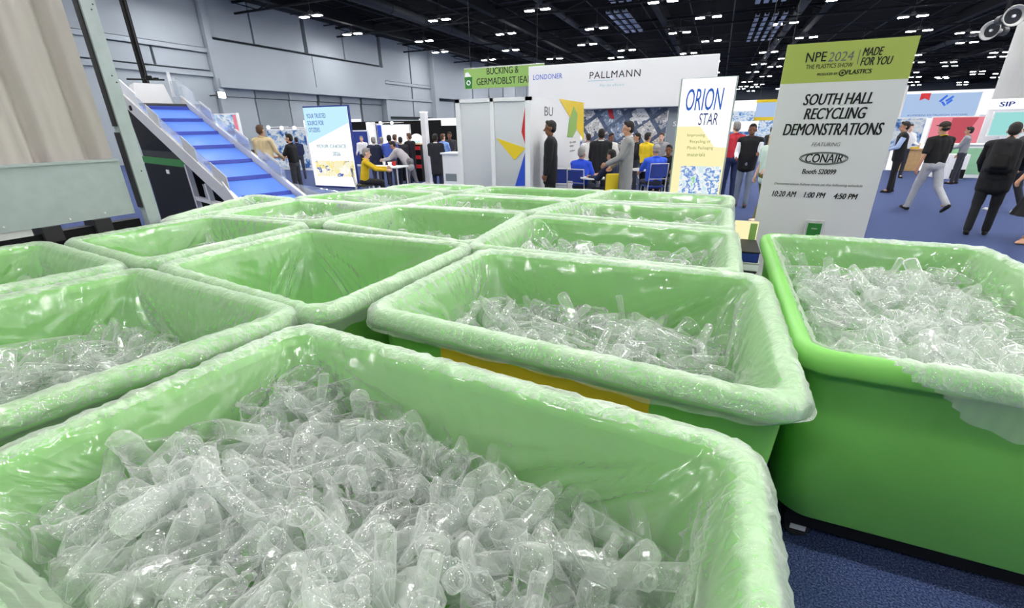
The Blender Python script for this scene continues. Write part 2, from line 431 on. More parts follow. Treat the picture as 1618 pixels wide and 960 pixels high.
for i, (y0, y1) in enumerate(((22.8, 25.4), (25.5, 28.4), (28.5, 31.3), (31.6, 34.0), (34.3, 36.6), (36.9, 39.8))):
    struct(MB().box(XW - 0.4, XW - 0.28, y0, y1, 0, 3.9).box(XW - 0.4, XW - 0.2, y0, y1, 3.95, 4.45).build('trim_%d' % (i + 3), M['greywall2'] if i % 2 else M['greywall']))

# ------------------------------------------------------------------ ceiling steel, ducts, lamps
bi = 1
for x in np.arange(-27, 72, 11.0):
    b = MB(); b.box(x - 0.22, x + 0.22, YN, YF, 9.2, 9.32); b.box(x - 0.05, x + 0.05, YN, YF, 9.3, 9.95); b.box(x - 0.22, x + 0.22, YN, YF, 9.95, 10.05)
    struct(b.build('ceiling_beam', M['beam']))
for y in np.arange(6, 138, 9.5):
    b = MB(); b.tube([(XW, y, 9.75), (XE, y, 9.75)], 0.09, 6); b.tube([(XW, y, 9.1), (XE, y, 9.1)], 0.07, 6)
    n = 46
    for k in range(n):
        x0 = XW + (XE - XW) * k / n; x1 = XW + (XE - XW) * (k + 1) / n
        b.bar((x0, y, 9.1 if k % 2 else 9.75), (x1, y, 9.75 if k % 2 else 9.1), 0.06)
    struct(b.build('ceiling_beam', M['beam']))
for k, (x, y0, y1, z, r_) in enumerate(((-22, 20, 75, 9.5, 0.35), (-12.5, 10, 90, 9.9, 0.25), (4.5, 14, 110, 9.6, 0.3), (22, 20, 120, 9.7, 0.35), (40, 20, 120, 9.7, 0.4))):
    d = MB(); d.tube([(x, yy, z) for yy in np.linspace(y0, y1, 24)], r_, 14)
    for yy in np.arange(y0 + 2, y1, 4.0): d.tube([(x, yy, z), (x, yy + 0.12, z)], r_ + 0.04, 14)
    tag(d.build('air_duct', M['pipe'], smooth=False), ['dark round air duct nearest the grey panelled wall', 'slim dark air duct second from the panelled wall', 'round air duct running above the green banner sign', 'round air duct above the walking man on the blue carpet', 'thick air duct over the far booths on the right'][k], 'duct', 'air ducts under the black ceiling')
pw = MB()
for k, x in enumerate(np.arange(-28, 70, 3.1)):
    pw.tube([(x, 8 + (k * 7) % 13, 9.6 + 0.25 * (k % 3)), (x + 0.4, 118, 9.6 + 0.25 * (k % 3))], 0.035 + 0.02 * (k % 2), 5)
for k, y in enumerate(np.arange(10, 130, 3.3)):
    pw.tube([(XW, y, 9.9 - 0.2 * (k % 3)), (XE, y + 0.3, 9.9 - 0.2 * (k % 3))], 0.03 + 0.02 * (k % 2), 5)
tag(pw.build('ceiling_pipes', M['pipe']), 'grid of thin grey conduits and pipes under the black ceiling', 'pipes', kind='structure')


def skylight_rack(x, y, n, dx, ln, label):
    t = thing('cable_tray', label, 'cable tray', (x, y, 9.0))
    for k in range(n):
        m = MB(); m.box(k * dx, k * dx + 0.28, 0, ln, 0, 0.06); m.box(k * dx, k * dx + 0.03, 0, ln, 0.06, 0.16); m.box(k * dx + 0.25, k * dx + 0.28, 0, ln, 0.06, 0.16)
        m.build('tray_channel', M['duct'], t)
    for q in np.arange(0.3, ln, 2.0):
        h = MB()
        h.bar((-0.2, q, -0.04), (n * dx, q, -0.04), 0.06)
        h.tube([(-0.15, q, 0), (-0.15, q, 1.5)], 0.015, 5); h.tube([(n * dx, q, 0), (n * dx, q, 1.5)], 0.015, 5)
        h.build('hanger', M['beam'], t)
    return t


skylight_rack(-7.3, 24.5, 3, 0.5, 9, 'pale hanging cable tray above the white overhead sign')
skylight_rack(-8.2, 36, 3, 0.55, 8, 'pale hanging cable tray behind the white overhead sign top')
skylight_rack(1.2, 30, 4, 0.5, 8, 'pale cable tray above the tall lightbox sign')
skylight_rack(1.5, 42, 4, 0.6, 12, 'far pale cable tray above the tall lightbox sign')
skylight_rack(12, 30, 2, 0.5, 12, 'pale cable tray above the green topped banner')

lamp = thing('ceiling_light', 'paired bright white high bay lamp hung from the black ceiling', 'ceiling light', (0, 0, 0), 0, 'high bay lamps of the hall')
hb = MB(); hb.tube([(0, 0, 0.12), (0, 0, 1.3)], 0.02, 6); hb.box(-0.75, 0.75, -0.05, 0.05, 0.1, 0.17); hb.box(-0.12, 0.12, -0.1, 0.1, 0.08, 0.3, 0.01)
hb.build('bracket', M['lampbody'], lamp)
for sx in (-0.55, 0.55):
    h = MB().box(sx - 0.32, sx + 0.32, -0.2, 0.2, 0.0, 0.1, 0.015).build('housing', M['lampbody'], lamp)
    MB().box(sx - 0.29, sx + 0.29, -0.17, 0.17, -0.03, 0.005, 0.012).build('lens', M['lamp'], h)
for o in list(COL.objects):
    if o.parent is not None and (o.parent == lamp or o.parent.parent == lamp): KIDS.setdefault(o.parent.name, []).append(o)
first = True
for iy, y in enumerate(np.arange(-7, 136, 6.6)):
    for ix, x in enumerate(np.arange(-26.5, 68, 7.9)):
        if y > 60 and x > 45: continue
        o = lamp if first else copy_tree(lamp)
        first = False
        o.location = (x + (1.2 if iy % 2 else -1.2), y + 0.4 * math.sin(ix * 2.1), 8.85 + 0.25 * math.sin(ix * 1.7 + iy))


# ------------------------------------------------------------------ green bins, liners, heaps of clear plastic
def inset_quad(Q, d):
    """offset each edge of the CCW quad inwards by d"""
    Q = [np.array(q[:2], float) for q in Q]; out = []
    for i in range(4):
        p0, p1, p2 = Q[i - 1], Q[i], Q[(i + 1) % 4]
        e1 = (p1 - p0) / np.linalg.norm(p1 - p0); e2 = (p2 - p1) / np.linalg.norm(p2 - p1)
        n1 = np.array([-e1[1], e1[0]]); n2 = np.array([-e2[1], e2[0]])
        A = np.array([n1, n2]); b = np.array([n1 @ p1 + d, n2 @ p1 + d]); out.append(np.linalg.solve(A, b))
    return out


def loop(Q, d, r, nc, ne):
    """rounded loop of points (x, y), outward normals and the running length"""
    q = inset_quad(Q, d); P = []; Nn = []
    for i in range(4):
        p0, p1, p2 = q[i - 1], q[i], q[(i + 1) % 4]
        e1 = (p1 - p0) / np.linalg.norm(p1 - p0); e2 = (p2 - p1) / np.linalg.norm(p2 - p1)
        a = math.acos(max(-1, min(1, e1 @ e2))); tl = r * math.tan(a / 2)
        n1 = np.array([-e1[1], e1[0]]); c = p1 - e1 * tl + n1 * r
        a0 = math.atan2(-n1[1], -n1[0])
        for k in range(nc + 1):
            t = a0 + a * k / nc; nn = np.array([math.cos(t), math.sin(t)]); P.append(c + nn * r); Nn.append(nn)
        # edge to the next corner
        p3 = q[(i + 2) % 4]; e3 = (p3 - p2) / np.linalg.norm(p3 - p2); a2 = math.acos(max(-1, min(1, e2 @ e3))); tl2 = r * math.tan(a2 / 2)
        s0 = p1 + e2 * tl; s1 = p2 - e2 * tl2; n2 = np.array([e2[1], -e2[0]])
        for k in range(1, ne): P.append(s0 + (s1 - s0) * k / ne); Nn.append(n2)
    return np.array(P), np.array(Nn)


def grid_faces(rows, n, closed=True):
    F = []
    for i in range(rows - 1):
        for k in range(n if closed else n - 1):
            k2 = (k + 1) % n; F.append((i * n + k, i * n + k2, (i + 1) * n + k2, (i + 1) * n + k))
    return F


TUB = [  # inset, z below the rim, corner radius
    (0.125, -0.80, 0.10), (0.095, -0.80, 0.11), (0.075, -0.78, 0.12), (0.05, -0.30, 0.11), (0.042, -0.105, 0.11), (0.02, -0.085, 0.11), (0.006, -0.088, 0.115),
    (0.0, -0.075, 0.12), (0.0, -0.035, 0.12), (0.01, -0.010, 0.115), (0.03, 0.0, 0.10), (0.05, -0.004, 0.09), (0.066, -0.02, 0.08), (0.072, -0.05, 0.075), (0.10, -0.45, 0.07), (0.115, -0.72, 0.07), (0.16, -0.745, 0.05)]


def make_bin(label, Q, group, cins=0.22, group_z=ZR):
    c = sum(np.array(q[:2]) for q in Q) / 4
    t = thing('recycling_bin', label, 'bin', (c[0], c[1], 0), 0, group)
    Ql = [np.array(q[:2]) - c for q in Q]
    V = []; nc, ne = 7, 10
    for d, z, r in TUB:
        P, _ = loop(Ql, d, r, nc, ne); n = len(P); V += [(p[0], p[1], group_z + z) for p in P]
    F = grid_faces(len(TUB), n); F.append(tuple(range(n))[::-1]); F.append(tuple(range((len(TUB) - 1) * n, len(TUB) * n)))
    # body and rolled rim are two looks of the moulding: split at the undercut
    cut = 5
    body = [f for f in F if not (len(f) == 4 and cut * n <= min(f) and max(f) < 14 * n)]
    rim = [f for f in F if f not in set(body)]
    def sub(fs):
        ids = sorted({i for f in fs for i in f}); mp = {i: k for k, i in enumerate(ids)}
        return [V[i] for i in ids], [tuple(mp[i] for i in f) for f in fs]
    link_mesh('tub', *sub(body), M['green'], t, True)
    link_mesh('rim', *sub(rim), M['green'], t, True)
    q = inset_quad(Ql, 0.13); b = MB()
    b.poly([(p[0], p[1], 0.115) for p in q], (0, 0, 0.083))  # black dolly, made thicker to take in the shade under the tub
    b.build('dolly_base', M['black'], t)
    for p in inset_quad(Ql, cins):
        cs = MB(); cs.box(p[0] - 0.045, p[0] + 0.045, p[1] - 0.035, p[1] + 0.035, 0.1, 0.115)
        cs.box(p[0] - 0.03, p[0] + 0.03, p[1] - 0.03, p[1] - 0.024, 0.05, 0.11); cs.box(p[0] - 0.03, p[0] + 0.03, p[1] + 0.024, p[1] + 0.03, 0.05, 0.11)
        ca = cs.build('caster', M['alu'], t)
        MB().tube([(p[0], p[1] - 0.02, 0.05), (p[0], p[1] - 0.014, 0.05), (p[0], p[1] + 0.014, 0.05), (p[0], p[1] + 0.02, 0.05)], [0.042, 0.05, 0.05, 0.042], 18).build('wheel', M['rubber'], ca)
    return t, c


def make_liner(label, Q, bottom, hang=0.13, fine=1.0, seed=0, inner_from=None, group='clear film liners', slack=0.012, tails=(), bare=()):
    """thin clear film draped over the rim: outer hem, bunched rim, creased inner wall"""
    c = sum(np.array(q[:2]) for q in Q) / 4; Ql = [np.array(q[:2]) - c for q in Q]
    per = sum(np.linalg.norm(Ql[i] - Ql[i - 1]) for i in range(4))
    ne = max(14, int(per / 4 / 0.016 * fine)); nc = max(8, int(14 * fine))
    prof = []
    for k in range(6): prof.append(('o', k / 5))
    prof += [('r', a) for a in (0.12, 0.25, 0.38, 0.5, 0.62, 0.75, 0.88)]
    ni = max(10, int((ZR - bottom) / 0.028 * fine))
    for k in range(ni + 1): prof.append(('i', k / ni))
    V = []; so = seed * 13.7
    cpos = [nc / 2 + j * (nc + ne) for j in range(4)]
    for kind, s in prof:
        if kind == 'o': d, z, r = -0.014, -hang + s * (hang - 0.045), 0.125
        elif kind == 'r':
            a = PI * s; d = 0.036 - 0.05 * math.cos(a); z = -0.045 + 0.058 * math.sin(a) - 0.015 * s; r = 0.12 - 0.05 * s
        else: d = 0.09 + 0.07 * s ** 0.7; z = -0.05 + s * (bottom - ZR + 0.05); r = 0.085 + 0.26 * min(1, s * 1.3)
        P, Nn = loop(Ql, d, r, nc, ne); n = len(P)
        seg = np.linalg.norm(np.roll(P, -1, 0) - P, axis=1); run = np.concatenate([[0], np.cumsum(seg)[:-1]])
        for k in range(n):
            x, y_ = P[k]; nx, ny = Nn[k]; u = k / n * per
            if kind == 'o':
                dz = (1 - s) * (0.05 * noise.noise((u * 1.7 + so, 0, 3)) + 0.02 * noise.noise((u * 9 + so, 1, 3)))
                for (u0, wd, dp) in tails: dz -= (1 - s) * dp * math.exp(-((u / per - u0) / wd) ** 2)
                off = slack * (1 - 0.5 * s) * (0.8 * noise.noise((u * 11 + so, s * 1.5, 0)) + 0.5 * noise.noise((u * 31 + so, s * 2, 5)) + 0.9) + 0.02 * (1 - s) * min(1, sum(math.exp(-((u / per - u0) / wd) ** 2) for u0, wd, dp in tails))
            elif kind == 'r':
                wv = noise.noise((u * 16 + so, s * 3, 0)) + 0.7 * noise.noise((u * 38 + so + s * 2, s * 5, 7))
                off = 0.009 * wv * (slack / 0.012); dz = 0.006 * noise.noise((u * 22 + so, s * 4, 9)) + 0.003
            else:
                sk = u * 7 + so + s * 3.0 * noise.noise((u * 0.8 + so, 2, 2))
                cr = noise.noise((sk, s * 0.8, 0)); cr2 = noise.noise((u * 21 + so + s * 5, s * 1.6, 4))
                fold = 1 - abs(noise.noise((u * 4.5 + so + s * 1.7, s * 0.7, 11))) * 2
                kc = min(range(5), key=lambda j: abs(k - (cpos[j] if j < 4 else n))); dk = (k - (cpos[kc] if kc < 4 else n)) / n * per
                fa = math.atan2(dk, 0.04 + s * (ZR - bottom)); fanw = max(0, 1 - abs(dk) / 0.9) * min(1, s * 6)
                fan = max(0, 1 - 2.2 * abs(noise.noise((fa * 5.5 + so + kc * 9, 0.3 * s, 21)))) ** 3 * fanw
                off_f = -0.034 * fan
                off = off_f - (0.022 * s ** 0.5 * (cr + 0.4) + 0.004 * cr2 + 0.012 * max(0, fold) ** 4 * s ** 0.5) * (1 if s > 0 else 0.3)
                dz = 0.0
            V.append((x + nx * off, y_ + ny * off, ZR + z + dz))
    rows = len(prof); F = grid_faces(rows, n)
    split = 11
    fm = [1 if 4 <= i < split else 0 for i in range(rows - 1) for _ in range(n)]
    if bare:
        keep = [j for j, f in enumerate(F) if not (j // n < 10 and any(a <= (j % n) / n <= (b + 0.05 * (1 - (j // n) / 9) if b < .5 else b) for a, b in bare))]
        F = [F[j] for j in keep]; fm = [fm[j] for j in keep]
    bmid = len(V) - n
    if bottom < 0.45: F.append(tuple(range(bmid, bmid + n))); fm.append(0)
    o = link_mesh('film_liner', V, F, None, None, True, [M['film'], M['rimfilm']], fm)
    o.location = (c[0], c[1], 0)
    return tag(o, label, 'plastic liner', group)


# --- clear plastic pieces: a few shapes, each crushed a little differently
def lathe_mesh(prof, n, ribs=None):
    V = []; 
    for z, r in prof:
        for k in range(n):
            a = 2 * PI * k / n; rr = r * (1 + (0.05 * math.cos(a * ribs) if ribs else 0)); V.append((rr * math.cos(a), rr * math.sin(a), z))
    return np.array(V), grid_faces(len(prof), n)


def crush(V, seed, amt, bend, squash):
    V = V.copy(); L = V[:, 2].max()
    V[:, 0] *= squash
    t = V[:, 2] / L
    V[:, 0] += bend * (t - 0.5) ** 2 * 2
    for i in range(len(V)):
        p = V[i]; nz = noise.noise_vector((p[0] * 22 + seed * 7, p[1] * 22, p[2] * 22 + seed))
        V[i] = p + np.array(nz) * amt
    V -= V.mean(0)
    return V


def bottle_prof(q):
    P = [(0.0, 0.004), (0.002, 0.026), (0.012, 0.034)]
    if q:
        z = 0.02
        while z < 0.13: P += [(z, 0.0350), (z + 0.005, 0.0305), (z + 0.010, 0.0350)]; z += 0.017
    else: P += [(0.06, 0.034), (0.10, 0.034)]
    return P + [(0.145, 0.034), (0.165, 0.027), (0.185, 0.014), (0.19, 0.0125), (0.193, 0.0165), (0.197, 0.0165), (0.199, 0.0125), (0.21, 0.0125), (0.2105, 0.011)]


def cup_prof(q):
    P = [(0.004, 0.006), (0.006, 0.022), (0.0, 0.030), (0.003, 0.034)]
    if q: 
        for z in (0.02, 0.035, 0.05, 0.065, 0.08): P += [(z, 0.035 + z * 0.13), (z + 0.004, 0.0325 + z * 0.13), (z + 0.008, 0.0352 + z * 0.13)]
    else: P += [(0.05, 0.041)]
    return P + [(0.105, 0.049), (0.112, 0.050), (0.113, 0.054), (0.109, 0.055)]


def jar_prof(q):
    P = [(0.005, 0.008), (0.005, 0.03), (0.0, 0.040), (0.008, 0.048)]
    if q: P += [(0.03, 0.048), (0.035, 0.045), (0.045, 0.045), (0.05, 0.048)]
    return P + [(0.085, 0.048), (0.1, 0.042), (0.105, 0.037), (0.108, 0.041), (0.112, 0.041), (0.114, 0.037), (0.125, 0.037), (0.126, 0.034)]


def tube_prof(q):
    return [(0, 0.005), (0.003, 0.026), (0.01, 0.031), (0.1, 0.031), (0.2, 0.031), (0.29, 0.031), (0.298, 0.026), (0.30, 0.022), (0.33, 0.021), (0.331, 0.018)]


def tray_mesh(q):
    """ribbed rectangular tray with a flange"""
    n = 8; rows = []
    def rect(w, h, z, r): 
        out = []
        for sx, sy, a0 in ((1, 1, 0), (-1, 1, PI / 2), (-1, -1, PI), (1, -1, 1.5 * PI)):
            for k in range(n // 2 + 1): a = a0 + PI / 2 * k / (n // 2); out.append((sx * (w - r) + r * math.cos(a), sy * (h - r) + r * math.sin(a), z))
        m = len(out); res = []
        for i in range(m):
            p = np.array(out[i]); p2 = np.array(out[(i + 1) % m]); res.append(p)
            if np.linalg.norm(p2 - p) > 0.03:
                for t in np.linspace(0, 1, 14)[1:-1]: 
                    e = p + (p2 - p) * t; nn = np.array([p2[1] - p[1], p[0] - p2[0], 0]); nn /= np.linalg.norm(nn); res.append(e + nn * 0.003 * (1 if int(t * 13) % 2 else -1) * (1 if 0.003 < z < 0.04 else 0))
        return res
    for w_, h_, z in ((0.02, 0.015, 0.004), (0.05, 0.035, 0.0), (0.062, 0.046, 0.006), (0.066, 0.05, 0.022), (0.07, 0.054, 0.038), (0.072, 0.056, 0.045), (0.082, 0.066, 0.046), (0.082, 0.066, 0.042)): rows += rect(w_, h_, z, min(w_, h_) * 0.35)
    m = len(rows) // 8
    return np.array(rows), grid_faces(8, m)


KINDS = {'plastic_bottle': (bottle_prof, 24, None), 'plastic_cup': (cup_prof, 26, None), 'plastic_jar': (jar_prof, 24, None), 'plastic_tube': (tube_prof, 20, 5)}
PIECES = {}      # name -> list of shared meshes
RAW = []         # low-resolution raw shapes for the heaps below
for nm, (pf, n, ribs) in KINDS.items():
    PIECES[nm] = []
    for q in range(4):
        V, F = lathe_mesh(pf(q % 2), n, ribs)
        V = crush(V, q + 3 * len(PIECES), 0.006 + 0.004 * (q // 2), random.uniform(-0.05, 0.05) if nm != 'plastic_tube' else 0.0, random.uniform(0.62, 1.0))
        me = bpy.data.meshes.new(nm); me.from_pydata([tuple(v) for v in V], [], F); me.materials.append(M['pet'])
        me.polygons.foreach_set('use_smooth', [True] * len(F)); me.update(); PIECES[nm].append(me)
        Vl, Fl = lathe_mesh(pf(0), 10, None); RAW.append((crush(Vl, q * 5 + 1, 0.009, random.uniform(-0.06, 0.06), random.uniform(0.5, 0.95)), np.array(Fl)))
PIECES['plastic_tray'] = []
for q in range(4):
    V, F = tray_mesh(q); V = crush(V, 40 + q, 0.005, random.uniform(-0.03, 0.03), 1.0)
    me = bpy.data.meshes.new('plastic_tray'); me.from_pydata([tuple(v) for v in V], [], F); me.materials.append(M['pet'])
    me.polygons.foreach_set('use_smooth', [True] * len(F)); me.update(); PIECES['plastic_tray'].append(me)


def heap_z(fill, amp, seed):
    def f(x, y): return fill + amp * (noise.noise((x * 3.1 + seed * 5, y * 3.1, seed)) + 0.5 * noise.noise((x * 8 + seed, y * 8, 2)))
    return f


def fill_bin(Q, where, fill, amp, n_single, n_stuff, seed, mix, extra=None, scale=1.0):
    """pieces lying on the heap are things of their own; the mass under them is one object"""
    R = random.Random(seed); f = heap_z(fill, amp, seed)
    q = inset_quad(Q, 0.22 if 'carpet' in where else 0.17); q = [np.array(p) for p in q]      # nl, nr, fr, fl
    def pt(a, b): return (q[0] * (1 - a) + q[1] * a) * (1 - b) + (q[3] * (1 - a) + q[2] * a) * b
    names = [k for k, c in mix for _ in range(c)]
    # jittered grid so the pieces spread over the surface
    wq = np.linalg.norm(q[1] - q[0]); hq = np.linalg.norm(q[3] - q[0])
    na = max(1, int(round(math.sqrt(n_single * wq / hq)))); nb = max(1, math.ceil(n_single / na)); cnt = 0
    cells = [(i, j) for i in range(na) for j in range(nb)]; R.shuffle(cells)
    for i, j in cells[:n_single]:
        a = (i + R.random()) / na; b = (j + R.random()) / nb; p = pt(a, b); nm = R.choice(names)
        o = bpy.data.objects.new(nm, R.choice(PIECES[nm])); COL.objects.link(o)
        z = f(*p) + (extra(a, b) if extra else 0)
        tilt = R.gauss(0, 0.3) + (PI / 2 if nm != 'plastic_tray' else 0)
        if nm in ('plastic_cup', 'plastic_jar') and R.random() < 0.4: tilt = R.gauss(0, 0.6) + R.choice((0, PI))
        o.rotation_euler = Euler((tilt, 0, R.random() * 2 * PI)); s = scale * R.uniform(0.85, 1.2); o.scale = (s, s, s)
        o.location = (p[0], p[1], z + R.uniform(-0.015, 0.02))
        kind = nm.replace('plastic_', '')
        tag(o, 'clear plastic %s on the heap in %s' % (kind, where), kind, 'clear plastic %ss in %s' % (kind, where))
    VV = []; FF = []; b0 = 0
    for k in range(n_stuff):
        V, F = RAW[R.randrange(len(RAW))]
        a, b = R.random(), R.random(); p = pt(a, b)
        E = np.array(Euler((R.gauss(PI / 2, 0.7), R.random() * 0.5, R.random() * 2 * PI)).to_matrix()) * scale * R.uniform(0.85, 1.25)
        z = f(*p) + (extra(a, b) if extra else 0) - R.random() ** 1.3 * 0.17 - 0.01
        VV.append(V @ E.T + np.array([p[0], p[1], z])); FF.append(F + b0); b0 += len(V)
    if n_stuff:
        VV = np.concatenate(VV); FF = np.concatenate(FF)
        me = bpy.data.meshes.new('plastic_scrap'); me.from_pydata(VV.tolist(), [], FF.tolist()); me.materials.append(M['pet2'])
        me.update()
        o = bpy.data.objects.new('plastic_scrap', me); COL.objects.link(o)
        tag(o, 'heap of crushed clear plastic scrap filling %s' % where, 'plastic scrap', 'heaps of clear plastic in the green bins', 'stuff')


def P4(*pts): return [onz(px, py, ZR)[:2] for px, py in pts]
k94 = 0.9375
def U4(*uv): return [np.array(p) * k94 for p in uv]


BINS = [  # label phrase, quad (nl nr fr fl), fill, amp, singles, stuff, fine, liner bottom
 ('the nearest green bin', [(-1.62, .11), (.215, -.05), (.215, 1.09), (-1.505, 1.235)], .76, .06, 210, 430, 1.5, .52),
 ('the bin with the yellow label strip', U4((-1.46, 1.53), (.39, 1.38), (.38, 2.77), (-1.42, 2.76)), .72, .06, 70, 200, 1.2, .5),
 ('the bin left of the nearest bin', U4((-3.55, .30), (-1.99, .12), (-1.71, 1.43), (-3.28, 1.58)), .71, .05, 60, 200, 1.2, .5),
 ('the bin beside the blue carpet', [(.37, 1.69), (1.68, 1.69), (1.68, 3.74), (.40, 3.74)], .84, .05, 75, 260, 1.2, .6),
 ('the empty bin', U4((-3.23, 1.62), (-1.60, 1.40), (-1.53, 2.86), (-3.18, 2.83)), .30, .02, 0, 24, 1.1, .27),
 ('the bin right behind the yellow labelled bin', P4((733, 387), (1172, 432), (1166, 364), (838, 339)), .83, .06, 40, 120, .9, .6),
 ('the bin right behind the empty bin', P4((505, 351), (749, 386), (834, 335), (625, 323)), .74, .05, 30, 120, .9, .5),
 ('the bin by the galvanised post', P4((96, 379), (224, 414), (493, 352), (332, 339)), .73, .05, 36, 130, .9, .5),
 ('the bin under the beige curtain', U4((-5.15, .45), (-3.75, .30), (-3.44, 1.60), (-4.86, 1.76)), .74, .06, 36, 120, .9, .5),
 ('the third bin back in the right row', P4((836, 336), (1160, 362), (1157, 328), (915, 317)), .89, .05, 25, 80, .7, .6),
 ('the last bin in the right row', P4((912, 316), (1157, 326), (1160, 309), (963, 299)), .86, .04, 10, 50, .6, .6),
 ('the second bin behind the empty bin', P4((632, 325), (836, 335), (908, 316), (717, 306)), .87, .05, 22, 70, .7, .6),
 ('the bin at the conveyor foot', P4((332, 339), (494, 350), (626, 323), (472, 314)), .86, .05, 20, 80, .7, .5),
 ('the bin beside the black machine', P4((190, 362), (325, 338), (470, 313), (400, 306)), .88, .04, 10, 60, .6, .6),
 ('the bin before the white lit banner', P4((455, 312), (600, 325), (704, 304), (601, 296.5)), .9, .04, 14, 60, .6, .6),
 ('the bin before the glass booth', P4((727, 304), (907, 315), (965, 300.5), (775, 293.5)), .84, .04, 6, 50, .6, .6),
 ('the bin before the white counter', P4((603, 296.5), (722, 303), (772, 293.5), (650, 289.5)), .87, .04, 6, 40, .6, .6),
]
BIN_LABELS = ['nearest green plastic recycling bin heaped with clear plastic', 'green recycling bin with a yellow label strip under its rim', 'green recycling bin of clear plastic cut by the left frame edge beside the nearest bin',
 'green recycling bin standing apart on the right beside the blue carpet', 'empty film lined green recycling bin among the full ones', 'green recycling bin just behind the yellow labelled one', 'green recycling bin just behind the empty one',
 'green recycling bin at the foot of the galvanised post', 'green recycling bin under the beige curtain', 'third green recycling bin back in the right hand row', 'last green recycling bin in the right hand row', 'second green recycling bin behind the empty one',
 'green recycling bin in front of the conveyor foot', 'green recycling bin below the conveyor beside the black machine', 'green recycling bin in front of the white lit banner', 'farthest green recycling bin before the glass booth', 'farthest green recycling bin in the row before the white counter']
MIX = [('plastic_bottle', 4), ('plastic_cup', 3), ('plastic_jar', 2), ('plastic_tray', 2), ('plastic_tube', 1)]
MIX_M = [('plastic_tube', 4), ('plastic_tray', 3), ('plastic_bottle', 2), ('plastic_cup', 1)]
for i, (ph, Q, fill, amp, ns, nst, fine, lb) in enumerate(BINS):
    t, c = make_bin(BIN_LABELS[i], Q, 'green recycling bins', 0.16 if i != 3 else 0.2)
    if i == 1:
        x0, x1, yf = -0.97 - c[0], -0.09 - c[0], None
        qa, qb = np.array(Q[0]) - c, np.array(Q[1]) - c
        e = (qb - qa) / np.linalg.norm(qb - qa); n_ = np.array([e[1], -e[0]])
        a_ = qa + e * ((x0 - qa[0]) / e[0]) - n_ * 0.046; b_ = qa + e * ((x1 - qa[0]) / e[0]) - n_ * 0.046
        MB().poly([(a_[0], a_[1], .79), (b_[0], b_[1], .79), (b_[0], b_[1], .875), (a_[0], a_[1], .875)], (n_[0] * .004, n_[1] * .004, 0)).build('label_strip', M['label'], t)
    hang, sl, tails = (.12, .012, ())
    if i == 0: hang, sl, tails = .14, .018, ((.32, .05, .25),)
    if i == 1: hang = .085
    if i == 3: hang, sl, tails = .06, .012, ((.15, .06, .14), (.4, .05, .1))
    if i in (5, 9, 10): tails = ((.3, .05, .16), (.45, .03, .1))
    make_liner('clear film liner draped over ' + ph, Q, lb, hang, fine, i, slack=sl, tails=tails, bare=((0.0, 0.05), (0.70, 1.0)) if i == 3 else ())
    ex = (lambda a, b: 0.09 * max(0, 1 - a * 2.2) * b + 0.07 * (1 - a) * (1 - b) - 0.06 * max(0, a - .7) / .3) if i == 0 else None
    fill_bin(Q, ph, fill, amp, ns, nst, i + 1, MIX_M if i == 1 else MIX, ex, (.88, .95, .95, .92)[i] if i < 4 else .92)

# ------------------------------------------------------------------ galvanised panel, post and curtain at the left
XP = -4.85
t = thing('metal_guard', 'galvanised sheet metal guard panel under the beige curtain', 'metal panel', (XP, 1.0, 0))
MB().box(-0.02, 0.0, -2.6, 1.43, 1.055, 1.525).build('sheet', M['steel'], t)
MB().box(-0.06, 0.012, -2.6, 1.43, 1.515, 1.535).build('top_lip', M['steel'], t)
for k, y in enumerate((-0.9, -0.4, 0.1, 0.55, 0.95, 1.2)):
    MB().ell((0.002, y, 1.085 + 0.01 * (k % 2)), (0.006, 0.009, 0.009)).build('rivet', M['alu'], t)
MB().box(-0.12, -0.02, -2.6, 1.46, 0.86, 1.0).build('base_rail', M['black'], t)
MB().box(-0.05, -0.01, -2.4, 0.7, 1.0, 1.055).build('lower_strip', M['alu'], t)
for y in (0.3, 0.75, 1.1): MB().box(-0.16, 0.02, y, y + 0.12, 0.93, 1.05).build('foot_bracket', M['rubber'], t)
for y in (-2.5, -0.5, 1.35): MB().box(-0.12, -0.04, y, y + 0.08, 0, 0.9).build('leg', M['black'], t)
t = thing('galvanised_post', 'tall galvanised steel post beside the beige curtain', 'post', (XP, 2.5, 0))
MB().box(-0.03, 0.05, -0.005, 0.1, 0.0, 5.2).box(-0.1, -0.03, 0.09, 0.1, 0.0, 5.2).build('column', M['steel'], t)
MB().box(-0.03, 0.03, -0.02, -0.004, 1.1, 1.75).box(-0.03, 0.03, -0.016, -0.004, 1.8, 5.2).build('gasket', M['rubber'], t)
for z in (1.42, 2.15, 2.2, 2.68, 2.72, 2.76): MB().ell((0.051, 0.04 + 0.02 * (int(z * 100) % 3), z), (0.004, 0.006, 0.006)).build('bolt', M['rubber'], t)
ny = 220; V = []; F = []
for i in range(ny + 1):
    y = -1.6 + i / ny * 4.03
    ph_ = y * 2 * PI / 0.37 + 0.5 * math.sin(y * 3)
    dx = 0.05 * (1 - 2 * (0.5 + 0.5 * math.sin(ph_)) ** 5) + 0.01 * math.sin(3 * ph_ + 1)
    for z in (1.53, 2.2, 3.2, 4.2, 5.2): V.append((XP - 0.12 + dx, y, z))
for i in range(ny):
    for k in range(4): F.append((i * 5 + k, (i + 1) * 5 + k, (i + 1) * 5 + k + 1, i * 5 + k + 1))
b0 = len(V); V += [(v[0] - 0.012, v[1], v[2]) for v in V]; F += [tuple(b0 + q for q in f[::-1]) for f in F]
tag(link_mesh('beige_curtain', V, F, M['curtain'], None, True), 'beige pleated curtain hanging above the galvanised panel', 'curtain')

